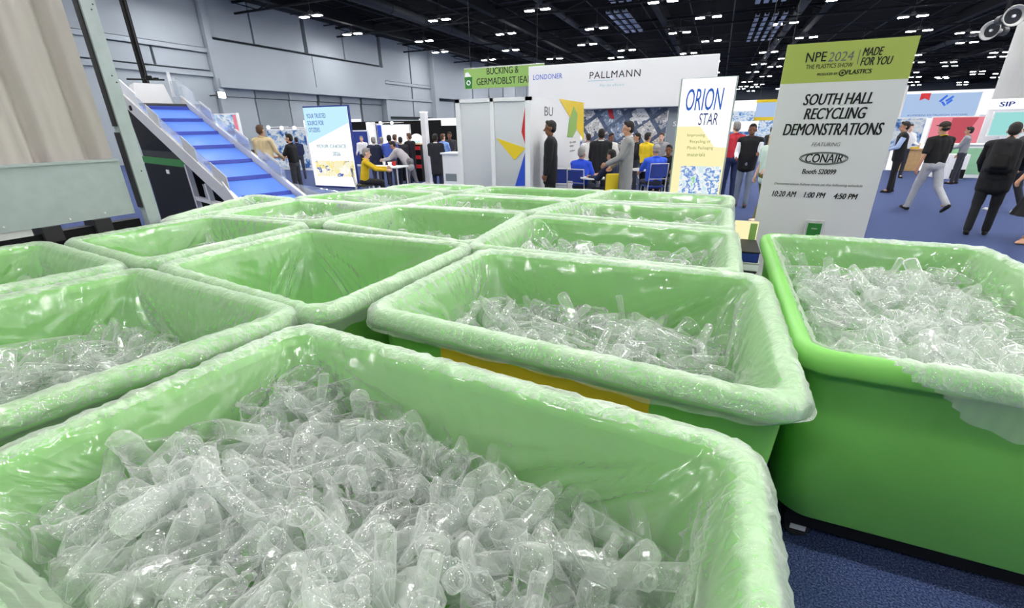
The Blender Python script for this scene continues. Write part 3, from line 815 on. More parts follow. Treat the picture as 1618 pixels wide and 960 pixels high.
# ------------------------------------------------------------------ inclined conveyor (own frame: x up the belt, y across, z up)
CB = np.array([-6.24, 4.43, 0.0]); CD = np.array([-0.96173, 0.27398, 0.0]); SL = 0.3702
cv = thing('inclined_conveyor', 'inclined blue cleated belt conveyor with clear side guards', 'conveyor', CB, math.atan2(CD[1], CD[0]))
cz = lambda x: 0.9 + SL * x
LC = 4.05
WB = -0.86     # far rail: across is towards -y in this frame


def slab(m, x0, x1, y0, y1, zo0, zo1):
    return m.add([(x, y, cz(x) + zo) for zo in (zo0, zo1) for y in (y0, y1) for x in (x0, x1)], [(0, 2, 3, 1), (4, 5, 7, 6), (0, 1, 5, 4), (2, 6, 7, 3), (0, 4, 6, 2), (1, 3, 7, 5)])


slab(MB(), -0.35, LC - 0.25, WB + 0.02, -0.02, -0.15, -0.10).build('belt', M['belt'], cv)
for k in range(7):
    x = 0.03 + k * 0.598
    m = MB(); m.add([(x + a, y, cz(x) + z) for y in (WB + 0.04, -0.10) for a, z in ((-0.02, -0.10), (0.03, -0.09), (0.035, -0.05), (0.02, -0.045))], [(0, 1, 2, 3), (7, 6, 5, 4), (0, 4, 5, 1), (1, 5, 6, 2), (2, 6, 7, 3), (3, 7, 4, 0)])
    m.build('cleat', M['cleat'], cv)
for y0, y1 in ((0.0, 0.05), (WB - 0.05, WB)): slab(MB(), -0.5, LC + 0.05, y0, y1, -0.24, 0.0).build('side_rail', M['alu'], cv)
for x0, x1 in ((0.25, 1.1), (1.35, 2.5), (2.6, 3.4)):
    for y in (0.01, WB - 0.02): slab(MB(), x0, x1, y, y + 0.008, 0.0, 0.17).build('side_guard', M['guard'], cv)
for x0 in (0.1, 1.1, 2.45):
    slab(MB(), x0, x0 + 0.5, 0.02, 0.03, 0.0, 0.2).build('guard_bracket', M['alu'], cv)
    slab(MB(), x0 + 0.3, x0 + 0.75, WB - 0.04, WB - 0.03, 0.0, 0.2).build('guard_bracket', M['alu'], cv)
slab(MB(), 3.4, LC + 0.1, 0.0, 0.02, 0.0, 0.22).build('head_plate', M['white'], cv)
slab(MB(), 3.4, LC + 0.1, WB - 0.04, WB - 0.02, 0.0, 0.3).build('head_plate', M['guard'], cv)
m = MB(); m.tube([(LC - 0.2, WB, cz(LC - 0.2) - 0.13), (LC - 0.2, 0, cz(LC - 0.2) - 0.13)], 0.06, 16); m.build('head_pulley', M['rubber'], cv)
m = MB(); m.tube([(LC - 0.3, 0.05, cz(LC - 0.3) - 0.13), (LC - 0.3, 0.075, cz(LC - 0.3) - 0.13)], 0.045, 14); m.build('bearing', M['black'], cv)
for x in (1.55, 0.85):
    for y in (0.0, WB - 0.02): MB().bar((x, y + 0.02, 0.02), (x + 0.12, y + 0.02, cz(x) - 0.22), 0.07).build('leg', M['alu'], cv)
for y in (0.0, WB - 0.02): MB().bar((1.6, y + 0.02, 0.72), (0.2, y + 0.02, 0.70), 0.06).build('cross_brace', M['alu'], cv)
MB().poly([(0.15, WB - 0.05, cz(0.15)), (-0.9, WB - 0.30, 0.86), (-0.9, WB - 0.30, 0.55), (0.15, WB - 0.05, 0.6)], (0, -0.02, 0)).build('feed_chute', M['guard'], cv)
MB().poly([(0.2, 0.05, cz(0.2) + 0.1), (-0.45, 0.15, 0.86), (-0.45, 0.15, 0.6), (0.2, 0.05, 0.6)], (0, 0.02, 0)).build('feed_chute', M['alu'], cv)

hz = math.atan2(CD[1], CD[0])
def cpt(x, y, z): return (CB[0] + CD[0] * x - CD[1] * y, CB[1] + CD[1] * x + CD[0] * y, z)
# white hood and clamps at the discharge end
hp = cpt(LC + 0.12, WB / 2, 0)
t = thing('discharge_hood', 'white discharge hood at the top of the blue belt', 'hood', hp, hz)
hb_ = MB(); zt = cz(LC)
hb_.add([(0, -0.32, zt - 0.15), (0, 0.28, zt - 0.15), (0.45, 0.28, zt - 0.15), (0.45, -0.32, zt - 0.15), (0.05, -0.25, zt + 0.22), (0.05, 0.22, zt + 0.22), (0.4, 0.22, zt + 0.2), (0.4, -0.25, zt + 0.2)],
        [(3, 2, 1, 0), (4, 5, 6, 7), (0, 1, 5, 4), (1, 2, 6, 5), (2, 3, 7, 6), (3, 0, 4, 7)]); hb_.build('hood_shell', M['white'], t)
MB().box(0.02, 0.04, -0.6, -0.36, zt - 0.2, zt + 0.28).build('end_flap', M['guard'], t)
MB().tube([(0.1, -0.3, zt + 0.3), (0.1, 0.3, zt + 0.28)], 0.015, 8).build('cross_bar', M['black'], t)
MB().box(0.06, 0.16, -0.1, 0.0, zt + 0.28, zt + 0.36, 0.01).box(0.04, 0.18, -0.2, -0.12, zt + 0.3, zt + 0.33, 0.01).build('sensor', M['black'], t)
MB().box(0.1, 0.14, -0.42, -0.37, zt, zt + 0.45).build('upright_strip', M['white'], t)
hpz = ony(237, 152, 6.75); hpz[2] = 0
t = thing('lift_mast', 'tall black mast rising above the top of the conveyor', 'mast', hpz)
MB().box(-0.045, 0.045, -0.045, 0.045, 0, 7.5).build('mast_tube', M['black'], t)
MB().box(0.055, 0.07, -0.012, 0.012, 2.3, 7.5).build('chain', M['rubber'], t)
MB().box(-0.09, 0.11, -0.08, 0.08, 2.3, 2.5, 0.01).build('clamp', M['black'], t)
MB().box(-0.1, 0.1, -0.08, 0.08, 0, 0.03).build('base_plate', M['black'], t)
# black shredder under the upper half of the belt
t = thing('shredder', 'black shredder with green stripe standing under the conveyor', 'machine', cpt(2.55, WB / 2 - 0.05, 0), hz)
MB().box(-0.7, 1.95, -0.75, 0.42, 0.02, 1.18, 0.02).build('cabinet', M['black'], t)
MB().box(-0.705, 1.955, -0.755, 0.425, 1.18, 1.30).build('stripe', M['deepgreen'], t)
MB().box(-0.6, 1.95, -0.70, 0.40, 1.30, 1.42).build('top_deck', M['rubber'], t)
h = MB(); h.add([(0.0, -0.6, 1.42), (1.95, -0.6, 1.42), (1.95, 0.40, 1.42), (0.0, 0.40, 1.42), (0.3, -0.4, 1.68), (1.95, -0.4, 2.2), (1.95, 0.44, 2.2), (0.3, 0.44, 1.68)],
              [(3, 2, 1, 0), (4, 5, 6, 7), (0, 1, 5, 4), (1, 2, 6, 5), (2, 3, 7, 6), (3, 0, 4, 7)]); h.build('hopper', M['black'], t)
MB().box(0.45, 0.62, 0.42, 0.428, 1.03, 1.1).build('nameplate', M['white'], t)
MB().tube([(-0.68, 0.3, 0.9), (-0.75, 0.3, 0.9), (-0.75, 0.3, 0.6), (-0.68, 0.3, 0.6)], 0.015, 8).build('handle', M['alu'], t)

# ------------------------------------------------------------------ signs and booths
# 1. banner in front of the blue carpet
b0 = ony(1190, 360, 5.56); bt = ony(1245, 70, 5.56); b1 = ony(1455, 57, 5.56)
BW = b1[0] - bt[0]; BX = (b1[0] + bt[0]) / 2; BT = 2.445
t = thing('floor_banner', 'tall white floor banner with lime green top and black lettering', 'banner', (BX, 5.56, 0))
BL = ony(1230, 133, 5.56)[2]
MB().box(-BW / 2, BW / 2, 0, 0.02, 0.12, BL).build('print_panel', M['paper'], t)
MB().box(-BW / 2, BW / 2, 0, 0.02, BL, BT).build('header_panel', M['lime'], t)
MB().box(-BW / 2 - 0.03, BW / 2 + 0.03, -0.09, 0.11, 0, 0.12, 0.02).build('base_cassette', M['alu'], t)
MB().tube([(0, 0.03, 0.1), (0, 0.03, BT - 0.02)], 0.012, 8).build('support_pole', M['alu'], t)
def on_banner(px, py): p = ony(px, py, 5.56); return p[0] - BX, p[2]
def btext(s, px, py, wpx, hpx, mat, shear=0.0, bold=0.0, nm='lettering'):
    x, z = on_banner(px, py); a = on_banner(px - wpx / 2, py + wpx * 0.031); b = on_banner(px + wpx / 2, py - wpx * 0.031); c = on_banner(px, py - hpx / 2); d = on_banner(px, py + hpx / 2)
    return text(nm, s, mat, t, x, z, b[0] - a[0], c[1] - d[1], y=-0.001, shear=shear, bold=bold)
btext('NPE', 1290, 90, 32, 15, M['ink'], bold=0.01); btext('2024', 1329, 89, 40, 15, M['grey_ink'], shear=0.1)
btext('THE PLASTICS SHOW', 1310, 104, 74, 7, M['ink'], bold=0.0)
x, z = on_banner(1357, 90); MB().box(x - 0.003, x + 0.003, -0.003, 0, z - 0.06, z + 0.06).build('divider', M['grey_ink'], t)
btext('MADE', 1380, 81, 32, 13, M['ink'], 0.2, 0.03); btext('FOR YOU', 1385, 96, 50, 13, M['ink'], 0.2, 0.03)
btext('PRODUCED BY', 1307, 117, 32, 4, M['ink'], bold=0.0); btext('PLASTICS', 1357, 113, 40, 7, M['ink'], bold=0.03, shear=0.1)
x, z = on_banner(1331, 115); m = MB(); m.tube([(x + 0.024 * math.cos(q), -0.003, z + 0.024 * math.sin(q)) for q in np.linspace(0, 2 * PI, 25)], 0.004, 6, cap=False); m.ell((x, -0.003, z), (0.01, 0.003, 0.01)); m.build('emblem', M['ink'], t)
btext('SOUTH HALL', 1324, 156, 110, 18, M['ink'], 0.18, 0.04); btext('RECYCLING', 1319, 179, 98, 18, M['ink'], 0.18, 0.04); btext('DEMONSTRATIONS', 1314, 204, 158, 19, M['ink'], 0.18, 0.04)
btext('FEATURING', 1305, 228, 46, 6, M['grey_ink'], 0.2, 0.0)
x, z = on_banner(1301, 250); m = MB(); m.tube([(x + 0.205 * math.cos(q), -0.003, z + 0.058 * math.sin(q)) for q in np.linspace(0, 2 * PI, 41)], 0.005, 6, cap=False); m.tube([(x + 0.19 * math.cos(q), -0.003, z + 0.05 * math.sin(q)) for q in np.linspace(0, 2 * PI, 41)], 0.003, 6, cap=False); m.build('oval_emblem', M['grey_ink'], t)
btext('CONAIR', 1302, 250, 60, 14, M['ink'], 0.1, 0.02); btext('Booth S20099', 1294, 271, 54, 8, M['ink'], 0.15, 0.03)
btext('Demonstrations follow times on the following schedule', 1291, 292, 142, 5, M['grey_ink'], 0.15, 0.0)
btext('10:20 AM', 1239, 306, 38, 9, M['ink'], 0.2, 0.03); btext('1:00 PM', 1287, 308, 34, 9, M['ink'], 0.2, 0.03); btext('4:50 PM', 1336, 310, 38, 9, M['ink'], 0.2, 0.03)
# small framed tablet on the banner
x, z = on_banner(1284, 362)
t2 = thing('tablet_holder', 'small green screened tablet holder in front of the floor banner', 'tablet', (BX + x, 5.50, 0))
MB().box(-0.085, 0.085, 0.0, 0.03, z - 0.12, z + 0.11, 0.01).build('frame', M['alu'], t2); MB().box(-0.062, 0.062, -0.004, 0.001, z - 0.09, z + 0.075).build('screen', M['deepgreen'], t2)
MB().box(-0.03, 0.03, 0.005, 0.025, 0.0, z - 0.1).build('stand', M['alu'], t2)
text('lettering', 'SCAN', M['white'], t2, 0, z + 0.02, 0.05, 0.012, y=-0.005)

# 2. lightbox tower
yo = 6.9; p0 = ony(1077, 130, yo); p1 = ony(1166, 122, yo); OX = (p0[0] + p1[0]) / 2; OW = p1[0] - p0[0]; OT = 2.3
t = thing('lightbox_tower', 'tall backlit white and yellow lightbox sign with blue lettering', 'sign', (OX, yo, 0))
MB().box(-OW / 2 - 0.01, OW / 2 + 0.01, 0.01, 0.24, 0.0, OT + 0.01, 0.008).build('housing', M['steel'], t)
MB().box(-OW / 2 + 0.01, OW / 2 - 0.01, 0.0, 0.02, 1.72, OT).build('upper_face', M['lit_white'], t)
MB().box(-OW / 2 + 0.01, OW / 2 - 0.01, 0.0, 0.02, 0.1, 1.72).build('lower_face', M['lit_cream'], t)
MB().poly([(-OW / 2 + 0.3, -0.001, 1.72), (OW / 2 - 0.01, -0.001, 1.72), (OW / 2 - 0.01, -0.001, 1.45), (OW / 2 - 0.16, -0.001, 1.46)], (0, 0.003, 0)).build('white_wedge', M['lit_white'], t)
def opt(px, py): p = ony(px, py, yo); return p[0] - OX, p[2]
def otext(s, px, py, wpx, hpx, mat, shear=0.0, bold=0.0):
    x, z = opt(px, py); a = opt(px - wpx / 2, py); b = opt(px + wpx / 2, py); c = opt(px, py - hpx / 2); d = opt(px, py + hpx / 2)
    return text('lettering', s, mat, t, x, z, b[0] - a[0], c[1] - d[1], y=-0.002, shear=shear, bold=bold)
otext('ORION', 1113, 157, 58, 35, M['blue_ink'], 0.1, 0.008); otext('STAR', 1119, 188, 30, 19, M['navy_ink'], 0.1, 0.0)
for s_, q in (('Improving', 214), ('Recycling of', 224), ('Plastic Packaging', 234), ('materials', 244)): otext(s_, 1100 + (6 if len(s_) > 10 else 0), q, 28 + 1.6 * (len(s_) - 9), 6, M['olive_ink'])
x0, z0 = opt(1076, 262); x1, z1 = opt(1128, 306)
MB().box(x0, OW / 2 - 0.03, -0.003, 0.001, 0.45, z0).build('picture', M['picture2'], t)

# 3. glass walled booth with coloured triangles and printed side
gy = 7.9; c0 = ony(838, 152, gy); gx = c0[0]; gl_ = ony(719, 163, gy)[0]; GT = 2.23
t = thing('glass_booth', 'white framed booth with frosted glass front and coloured triangles', 'booth', (gx, gy, 0))
W = gx - gl_
for x0, x1 in ((-0.1, 0.0), (-W, -W + 0.09), (-W * 0.5 - 0.035, -W * 0.5 + 0.035)): MB().box(x0, x1, 0, 0.08, 0, GT).build('frame_post', M['white'], t)
MB().box(-W, 0, 0, 0.08, GT - 0.06, GT).build('frame_rail', M['white'], t); MB().box(-W, 0, 0, 0.08, 0, 0.1).build('frame_rail', M['white'], t)
for x0, x1 in ((-W + 0.09, -W * 0.5 - 0.035), (-W * 0.5 + 0.035, -0.1)): MB().box(x0, x1, 0.035, 0.047, 0.1, GT - 0.06).build('glass_panel', M['frost'], t)
def gpt(px, py): p = ony(px, py, gy); return (p[0] - gx, 0.028, p[2])
for pts, mk, nm in (([(842, 162), (823, 208), (841, 231)], 'red', 'red'), ([(783, 218), (841, 234), (812, 253)], 'yellow', 'yellow'), ([(841, 238), (813, 294), (841, 294)], 'blue', 'blue')):
    q = [list(gpt(*p)) for p in pts]
    for v in q: v[0] = min(v[0], -0.101)
    o = MB().poly(q, (0, 0.004, 0)).build('triangle_decal', M[mk], t); o['label'] = nm + ' triangle on the glass'
D = 3.4
MB().box(-0.03, 0.0, 0.08, D, 0, GT).build('side_panel', M['white'], t)
MB().box(-W, -0.03, D - 0.05, D, 0, GT).build('back_panel', M['white'], t); MB().box(-W, -W + 0.03, 0.08, D, 0, GT).build('side_panel', M['white'], t)
def spt(px, py): p = onx(px, py, gx); return (0.004, p[1] - gy, p[2])
MB().poly([spt(883, 156), spt(922, 162), spt(922, 222)], (0.003, 0, 0)).build('corner_graphic', M['yellow'], t)
lf = MB(); lf.poly([spt(906, 168), spt(912, 180), spt(910, 206), spt(904, 217), spt(896, 216), spt(899, 190)], (0.006, 0, 0)); lf.build('leaf_graphic', M['signgreen'], t)
bt_ = text('lettering', 'BU', M['grey_ink'], t, 0, 0, 0.5, 0.16); q = spt(867, 176); bt_.location = (0.004, q[1], q[2]); bt_.rotation_euler = (0, 0, PI / 2)
for i, (s_, px, py, wd) in enumerate((('for a circular', 893, 224, .5), ('economy', 891, 231, .3), ('everywhere', 892, 238, .4))):
    q = spt(px + 12, py); x_ = text('lettering', s_, M['grey_ink'], t, 0, 0, wd, 0.05); x_.location = (0.004, q[1], q[2]); x_.rotation_euler = (0, 0, PI / 2)
# things dimly seen behind the frosted glass
q = thing('blue_stool', 'blue seat blurred behind the left frosted glass pane', 'stool', (gx - W * 0.62, gy + 0.5, 0))
MB().poly([(-0.2, 0, 1.22), (0.18, 0, 1.35), (0.14, 0, 0.95), (0.02, 0, 0.85)], (0, 0.04, 0)).build('backrest', M['blue'], q); MB().box(-0.15, 0.2, -0.05, 0.3, 0.78, 0.86, 0.02).build('seat', M['rubber'], q); MB().tube([(0, 0.1, 0), (0, 0.1, 0.8)], 0.03, 8).build('stem', M['rubber'], q)
q = thing('dark_cabinet', 'dark cabinet blurred behind the right frosted glass pane', 'cabinet', (gx - 0.45, gy + 0.6, 0))
MB().box(-0.35, 0.3, 0, 0.5, 0, 1.25, 0.02).build('body', M['rubber'], q); MB().box(-0.33, -0.03, -0.01, 0, 0.1, 1.2).build('door', M['rubber'], q); MB().box(0.0, 0.28, -0.01, 0, 0.1, 1.2).build('door', M['rubber'], q)

# 4. big white overhead sign wall with mural beneath
py_ = 14.2; a0 = ony(835, 105, py_); a1 = ony(1138, 85, py_); PT = a0[2]; PB = ony(925, 172, py_)[2]
t = thing('overhead_sign', 'large white overhead booth header with grey and blue lettering', 'sign', (a0[0], py_, 0))
PW = a1[0] - a0[0]
MB().box(0, PW, 0, 0.5, PB, PT, 0.01).build('fascia', M['white'], t)
def ptext(s, px, py, wpx, hpx, mat, bold=0.0):
    p = ony(px, py, py_); a = ony(px - wpx / 2, py, py_); b = ony(px + wpx / 2, py, py_); c = ony(px, py - hpx / 2, py_); d = ony(px, py + hpx / 2, py_)
    return text('lettering', s, mat, t, p[0] - a0[0], p[2], b[0] - a[0], c[2] - d[2], y=-0.002, bold=bold, spacing=1.1)
ptext('PALLMANN', 971, 117, 80, 11, M['ink'], 0.0); ptext('LONDONER', 865, 121, 46, 8, M['blue_ink'], 0.0); ptext('Plan the efficient', 967, 134, 38, 4, M['pale_ink'])
p = ony(950, 127, py_); MB().box(p[0] - a0[0] - 0.4, p[0] - a0[0] + 0.35, -0.003, 0, p[2] - 0.01, p[2] + 0.005).build('rule', M['pale_ink'], t)
for x in (0.2, PW - 0.2): MB().box(x - 0.06, x + 0.06, 0.2, 0.32, 0, PB).build('support_post', M['alu'], t)
xm0 = ony(920, 200, py_ + .3)[0]; xm1 = ony(1052, 200, py_ + .3)[0]
t = thing('mural_wall', 'printed mural wall of tilted pictures under the white header', 'mural', (xm0, py_ + .36, 0)); MW = xm1 - xm0
MB().box(0, MW, 0, 0.1, 0.0, PB - 0.01).build('wall_panel', cloth('mural_dark', 96, 108, 132, 0.4), t)
Rm = random.Random(4); tones = [srgb(232, 232, 230), srgb(214, 206, 196), srgb(150, 172, 205), srgb(240, 240, 242), srgb(196, 198, 202)]
pm_ = [collage('mural_print%d' % i, (5, 5, 5), 0.5, [c_, srgb(245, 245, 245), tuple(v * 0.55 for v in c_[:3]) + (1,), c_, srgb(90, 100, 125)], 0, cells=bool(i % 2)) for i, c_ in enumerate(tones)]
for iu in range(-3, 9):
    for iv in range(-6, 6):
        cx_ = 0.2 + iu * 0.62 * math.cos(.6) - iv * 0.5 * math.sin(.6) + 0.5; cz_ = 0.1 + iu * 0.62 * math.sin(.6) + iv * 0.5 * math.cos(.6)
        hw, hh = 0.29 * Rm.uniform(.75, 1), 0.23 * Rm.uniform(.75, 1); pts = []
        for a_, b_ in ((-1, -1), (1, -1), (1, 1), (-1, 1)): pts.append((cx_ + a_ * hw * math.cos(.6) - b_ * hh * math.sin(.6), cz_ + a_ * hw * math.sin(.6) + b_ * hh * math.cos(.6)))
        for ax_, lim, sg in ((0, 0.0, 1), (0, MW, -1), (1, 0.02, 1), (1, PB - 0.02, -1)):
            o2 = []
            for j_ in range(len(pts)):
                A_, B_ = pts[j_ - 1], pts[j_]; da, db = (A_[ax_] - lim) * sg, (B_[ax_] - lim) * sg
                if (da > 0) != (db > 0): f_ = da / (da - db); o2.append((A_[0] + (B_[0] - A_[0]) * f_, A_[1] + (B_[1] - A_[1]) * f_))
                if db > 0: o2.append(B_)
            pts = o2
            if not pts: break
        if len(pts) < 3: continue
        MB().poly([(a_, -0.004, b_) for a_, b_ in pts], (0, 0.004, 0)).build('picture', pm_[Rm.randrange(5)], t)
MB().poly([(MW * .3, -0.006, PB - .02), (MW * .36, -0.006, PB - .02), (MW * .39, -0.006, PB - .3), (MW * .33, -0.006, PB - .25)], (0, 0.003, 0)).build('red_flash', M['red'], t)
xm2 = ony(1082, 200, py_ + .3)[0]
t = thing('grey_partition', 'plain grey partition wall right of the printed mural', 'partition', (xm1 + 0.02, py_ + .36, 0))
MB().box(0, xm2 - xm1, 0, 0.1, 0.0, PB - 0.02).build('panel', M['greywall'], t); text('lettering', 'SUU', M['white'], t, 0.35, PB - 0.45, 0.35, 0.13, y=-0.002, bold=0.03)

# 5. green hanging banner
yg = 24.0; g0 = ony(733, 109, yg); g1 = ony(860, 95, yg); g2 = ony(733, 141, yg)
t = thing('hanging_banner', 'green hanging banner with black lettering left of the white header', 'banner', (g0[0], yg, 0))
GW = g1[0] - g0[0]; zt_, zb_ = g0[2], g2[2]
MB().box(0, GW, 0, 0.04, zb_, zt_).build('fabric', M['signgreen'], t)
MB().tube([(0, 0.02, zt_), (GW, 0.02, zt_)], 0.03, 8).build('top_rail', M['alu'], t)
for x in (0.4, GW - 0.4): MB().tube([(x, 0.02, zt_), (x, 0.02, 10.3)], 0.012, 6).build('cable', M['rubber'], t)
for s_, px, py, wp_, hp_ in (('BUCKING &', 794, 111, 50, 11), ('GERMADBLST IEAD', 796, 127, 88, 11)):
    p = ony(px, py, yg); d_ = (ony(px + wp_ / 2, py, yg)[0] - ony(px - wp_ / 2, py, yg)[0]); hh = ony(px, py - hp_ / 2, yg)[2] - ony(px, py + hp_ / 2, yg)[2]
    text('lettering', s_, M['ink'], t, p[0] - g0[0], p[2], d_, hh, y=-0.002, bold=0.012)
p = ony(740, 131, yg); x_ = p[0] - g0[0]
MB().poly([(x_ - .22, -0.003, p[2] + .28), (x_ + .26, -0.003, p[2] + .28), (x_ + .22, -0.003, p[2] - .28), (x_ - .18, -0.003, p[2] - .28)], (0, 0.002, 0)).build('bin_emblem', M['deepgreen'], t)
m = MB(); m.tube([(x_ + 0.02 + 0.1 * math.cos(q), -0.005, p[2] + 0.1 * math.sin(q)) for q in np.linspace(0, 2 * PI, 17)], 0.03, 6, cap=False); m.poly([(x_ - .2, -0.004, p[2] + .3), (x_ + .2, -0.004, p[2] + .3), (x_ + 0.02, -0.004, p[2] + .52), (x_ - .15, -0.004, p[2] + .5)], (0, 0.001, 0)); m.build('emblem_detail', M['white'], t)

# 6. backlit banner left: white and pale blue
ys = 11.3; s0 = ony(478, 170, ys); s1 = ony(548, 172, ys); SX = (s0[0] + s1[0]) / 2; SW = s1[0] - s0[0]; ST = 2.38
t = thing('lit_banner', 'backlit white and pale blue banner with blue lettering near the conveyor', 'banner', (SX, ys, 0))
MB().box(-SW / 2 - 0.02, SW / 2 + 0.02, 0.01, 0.1, 0, ST + 0.04, 0.008).build('frame', M['navy_ink'], t)
MB().box(-SW / 2, SW / 2, 0.0, 0.02, 0.05, ST).build('print_face', M['lit_white'], t)
MB().poly([(-SW / 2, -0.001, ST), (SW / 2, -0.001, ST), (SW / 2, -0.001, ST - 0.45), (-SW / 2, -0.001, ST - 1.05)], (0, 0.002, 0)).build('blue_corner', M['lit_cyan'], t)
for i, (s_, wd) in enumerate((('YOUR TRUSTED', .78), ('SOURCE FOR', .66), ('OTIZERS', .46))): text('lettering', s_, M['blue_ink'], t, -SW / 2 + 0.1 + wd / 2, ST - 0.24 - i * 0.2, min(wd, SW - .15), 0.13, y=-0.003, bold=0.012)
text('lettering', 'YOUR CHOICE', M['pale_ink'], t, 0.05, ST - 1.12, SW * 0.7, 0.1, y=-0.003, bold=0.03); text('lettering', '2026', M['pale_ink'], t, 0.22, ST - 1.34, 0.3, 0.12, y=-0.003, bold=0.03)
MB().box(-SW / 2 + 0.15, SW / 2 - 0.03, -0.002, 0.001, 0.35, ST - 1.55).build('picture', M['picture'], t)

# 7. white post and counter between the tables and the glass booth
t = thing('white_post', 'slim white square post right of the red and black stall', 'post', (ony(667, 180, 13)[0], 13, 0))
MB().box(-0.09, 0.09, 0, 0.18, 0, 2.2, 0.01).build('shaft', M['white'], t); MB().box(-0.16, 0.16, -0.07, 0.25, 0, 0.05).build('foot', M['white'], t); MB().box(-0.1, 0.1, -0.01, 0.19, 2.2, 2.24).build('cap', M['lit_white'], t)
cxx = ony(708, 245, 9.6)
t = thing('white_counter', 'low white counter left of the glass booth', 'counter', (cxx[0], 9.6, 0))
MB().box(-0.17, 0.3, 0, 0.5, 0, 1.16, 0.01).build('body', M['white'], t); MB().box(-0.2, 0.33, -0.03, 0.53, 1.16, 1.2, 0.008).build('top', M['white'], t); MB().box(-0.1, 0.2, -0.005, 0, 0.55, 0.72).build('kick_panel', M['greywall2'], t)
dc = onz(715, 240, 1.2)

# 8. far left backdrop stands
def backdrop(label, px0, px1, pytop, y, mat, name='exhibit_backdrop', trim='white', zb=0.0, group=None):
    a = ony(px0, pytop, y); b = ony(px1, pytop, y); q = thing(name, label, 'backdrop', ((a[0] + b[0]) / 2, y, 0), 0, group); w_ = abs(b[0] - a[0]); h_ = max(a[2], b[2])
    MB().box(-w_ / 2, w_ / 2, 0.02, 0.12, zb, h_).build('panel', M[trim], q); MB().box(-w_ / 2 + 0.04, w_ / 2 - 0.04, 0, 0.03, zb + 0.1, h_ - 0.05).build('print', M[mat], q)
    return q, w_, h_
backdrop('dark exhibit wall behind the crowd left of the white post', 540, 695, 193, 21, 'black', trim='black')
q, w_, h_ = backdrop('bright white screen behind the standing crowd', 602, 646, 197, 20.2, 'lit_white')
q, w_, h_ = backdrop('blue and white exhibit wall behind the bearded man', 420, 482, 204, 16, 'boothprint')
backdrop('narrow blue print panel left of the white screen', 594, 602, 196, 20.1, 'blue')
backdrop('slim white pillar panel beside the lit banner', 577, 590, 193, 19, 'lit_white')
backdrop('dark blue exhibit wall right of the lit banner', 548, 580, 206, 18.5, 'navy_ink')
q, w_, h_ = backdrop('black curtained wall behind the people left of the counter', 672, 720, 199, 17, 'black', trim='black')
q, w_, h_ = backdrop('blue and pink screen beyond the conveyor guard', 322, 372, 180, 11.0, 'screen', zb=1.0)
MB().box(w_ / 2 - 0.16, w_ / 2 - 0.02, -0.004, 0.002, 1.12, h_ - 0.06).build('pink_band', M['lit_pink'], q)
MB().box(-0.05, 0.05, 0.03, 0.1, 0, 1.05).build('stand_post', M['alu'], q)
for i, (px, py, y) in enumerate(((424, 201, 15.5), (445, 202, 15.5), (465, 202, 15.5), (582, 196, 18), (601, 194, 20), (619, 194, 20))):
    p = ony(px, py, y); q = thing('spotlight', 'small glowing spotlight above the far exhibit walls', 'spotlight', (p[0], y, p[2]), 0, 'spotlights over the far left stands')
    MB().ell((0, 0, 0), (0.09, 0.09, 0.09)).build('lens', M['lit_white'], q); MB().tube([(0, 0.05, 0), (0, 1.1, 0.02)], 0.02, 6).build('arm', M['alu'], q)
p = onx(350, 150, XW + 1.2); q = thing('flood_light', 'glaring bluish flood light against the panelled wall', 'flood light', p)
MB().box(-0.1, 0.02, -0.28, 0.28, -0.22, 0.22, 0.03).build('housing', M['lampbody'], q); MB().box(0.02, 0.05, -0.22, 0.22, -0.17, 0.17).build('lens', M['spot'], q); MB().tube([(-0.05, 0, 0), (-1.1, 0, 0)], 0.04, 8).build('arm', M['lampbody'], q)
# round white balloon sign and red / black stall
p = ony(658, 225, 14.5); q = thing('round_sign', 'round white sign with teal lettering beside the white post', 'sign', (p[0], 14.5, 0))
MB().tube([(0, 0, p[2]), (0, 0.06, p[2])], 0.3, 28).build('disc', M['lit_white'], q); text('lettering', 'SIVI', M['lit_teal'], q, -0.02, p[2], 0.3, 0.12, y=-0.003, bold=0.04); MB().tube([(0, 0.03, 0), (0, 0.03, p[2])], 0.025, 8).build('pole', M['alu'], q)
p = ony(653, 262, 13.6)
q = thing('display_stall', 'red and black product stall behind the leaning grey suited man', 'stall', (p[0], 13.6, 0))
MB().box(-0.5, 0.35, 0, 0.5, 0, 1.22).build('body', M['black'], q)
for k, z in enumerate((0.45, 0.75, 1.05)):
    MB().box(-0.5, 0.35, -0.03, 0.0, z, z + 0.12).build('shelf_strip', M['red'], q)
MB().box(-0.53, 0.38, -0.05, 0.53, 1.22, 1.25).build('counter_top', M['wood'], q)

# 9. right hand stands beyond the blue carpet
yr = 22.0
def rpt(px, py, y=yr): return ony(px, py, y)
t = thing('blue_header_stand', 'pale blue exhibit header with dark blue cube emblem', 'stand', (rpt(1432, 150)[0], yr, 0))
x1 = rpt(1553, 145)[0] - rpt(1432, 150)[0]; zt, zb = 2.64, 1.83
MB().box(0, x1, 0, 0.3, zb, zt).build('header', M['lit_blue'], t)
MB().box(x1, x1 + 0.12, -0.02, 0.3, 0, zt + 0.02).build('side_post', M['white'], t); MB().box(-0.05, 0.0, -0.02, 0.3, 0, zt + 0.3).build('side_post', M['alu'], t)
p = rpt(1494, 161); x_ = p[0] - rpt(1432, 150)[0]; m = MB()
for pts in (((-.17, .02), (-.02, .2), (.02, .16), (-.11, .0)), ((-.11, 0), (.0, -.12), (.03, -.08), (-.06, .02)), ((-.02, .04), (.13, .17), (.17, .13), (.02, 0)), ((.02, -.02), (.12, .08), (.16, .03), (.05, -.08))):
    m.poly([(x_ + a * 1.2, -0.003, p[2] + b * 1.2) for a, b in pts], (0, 0.002, 0))
m.build('cube_emblem', M['blue_ink'], t)
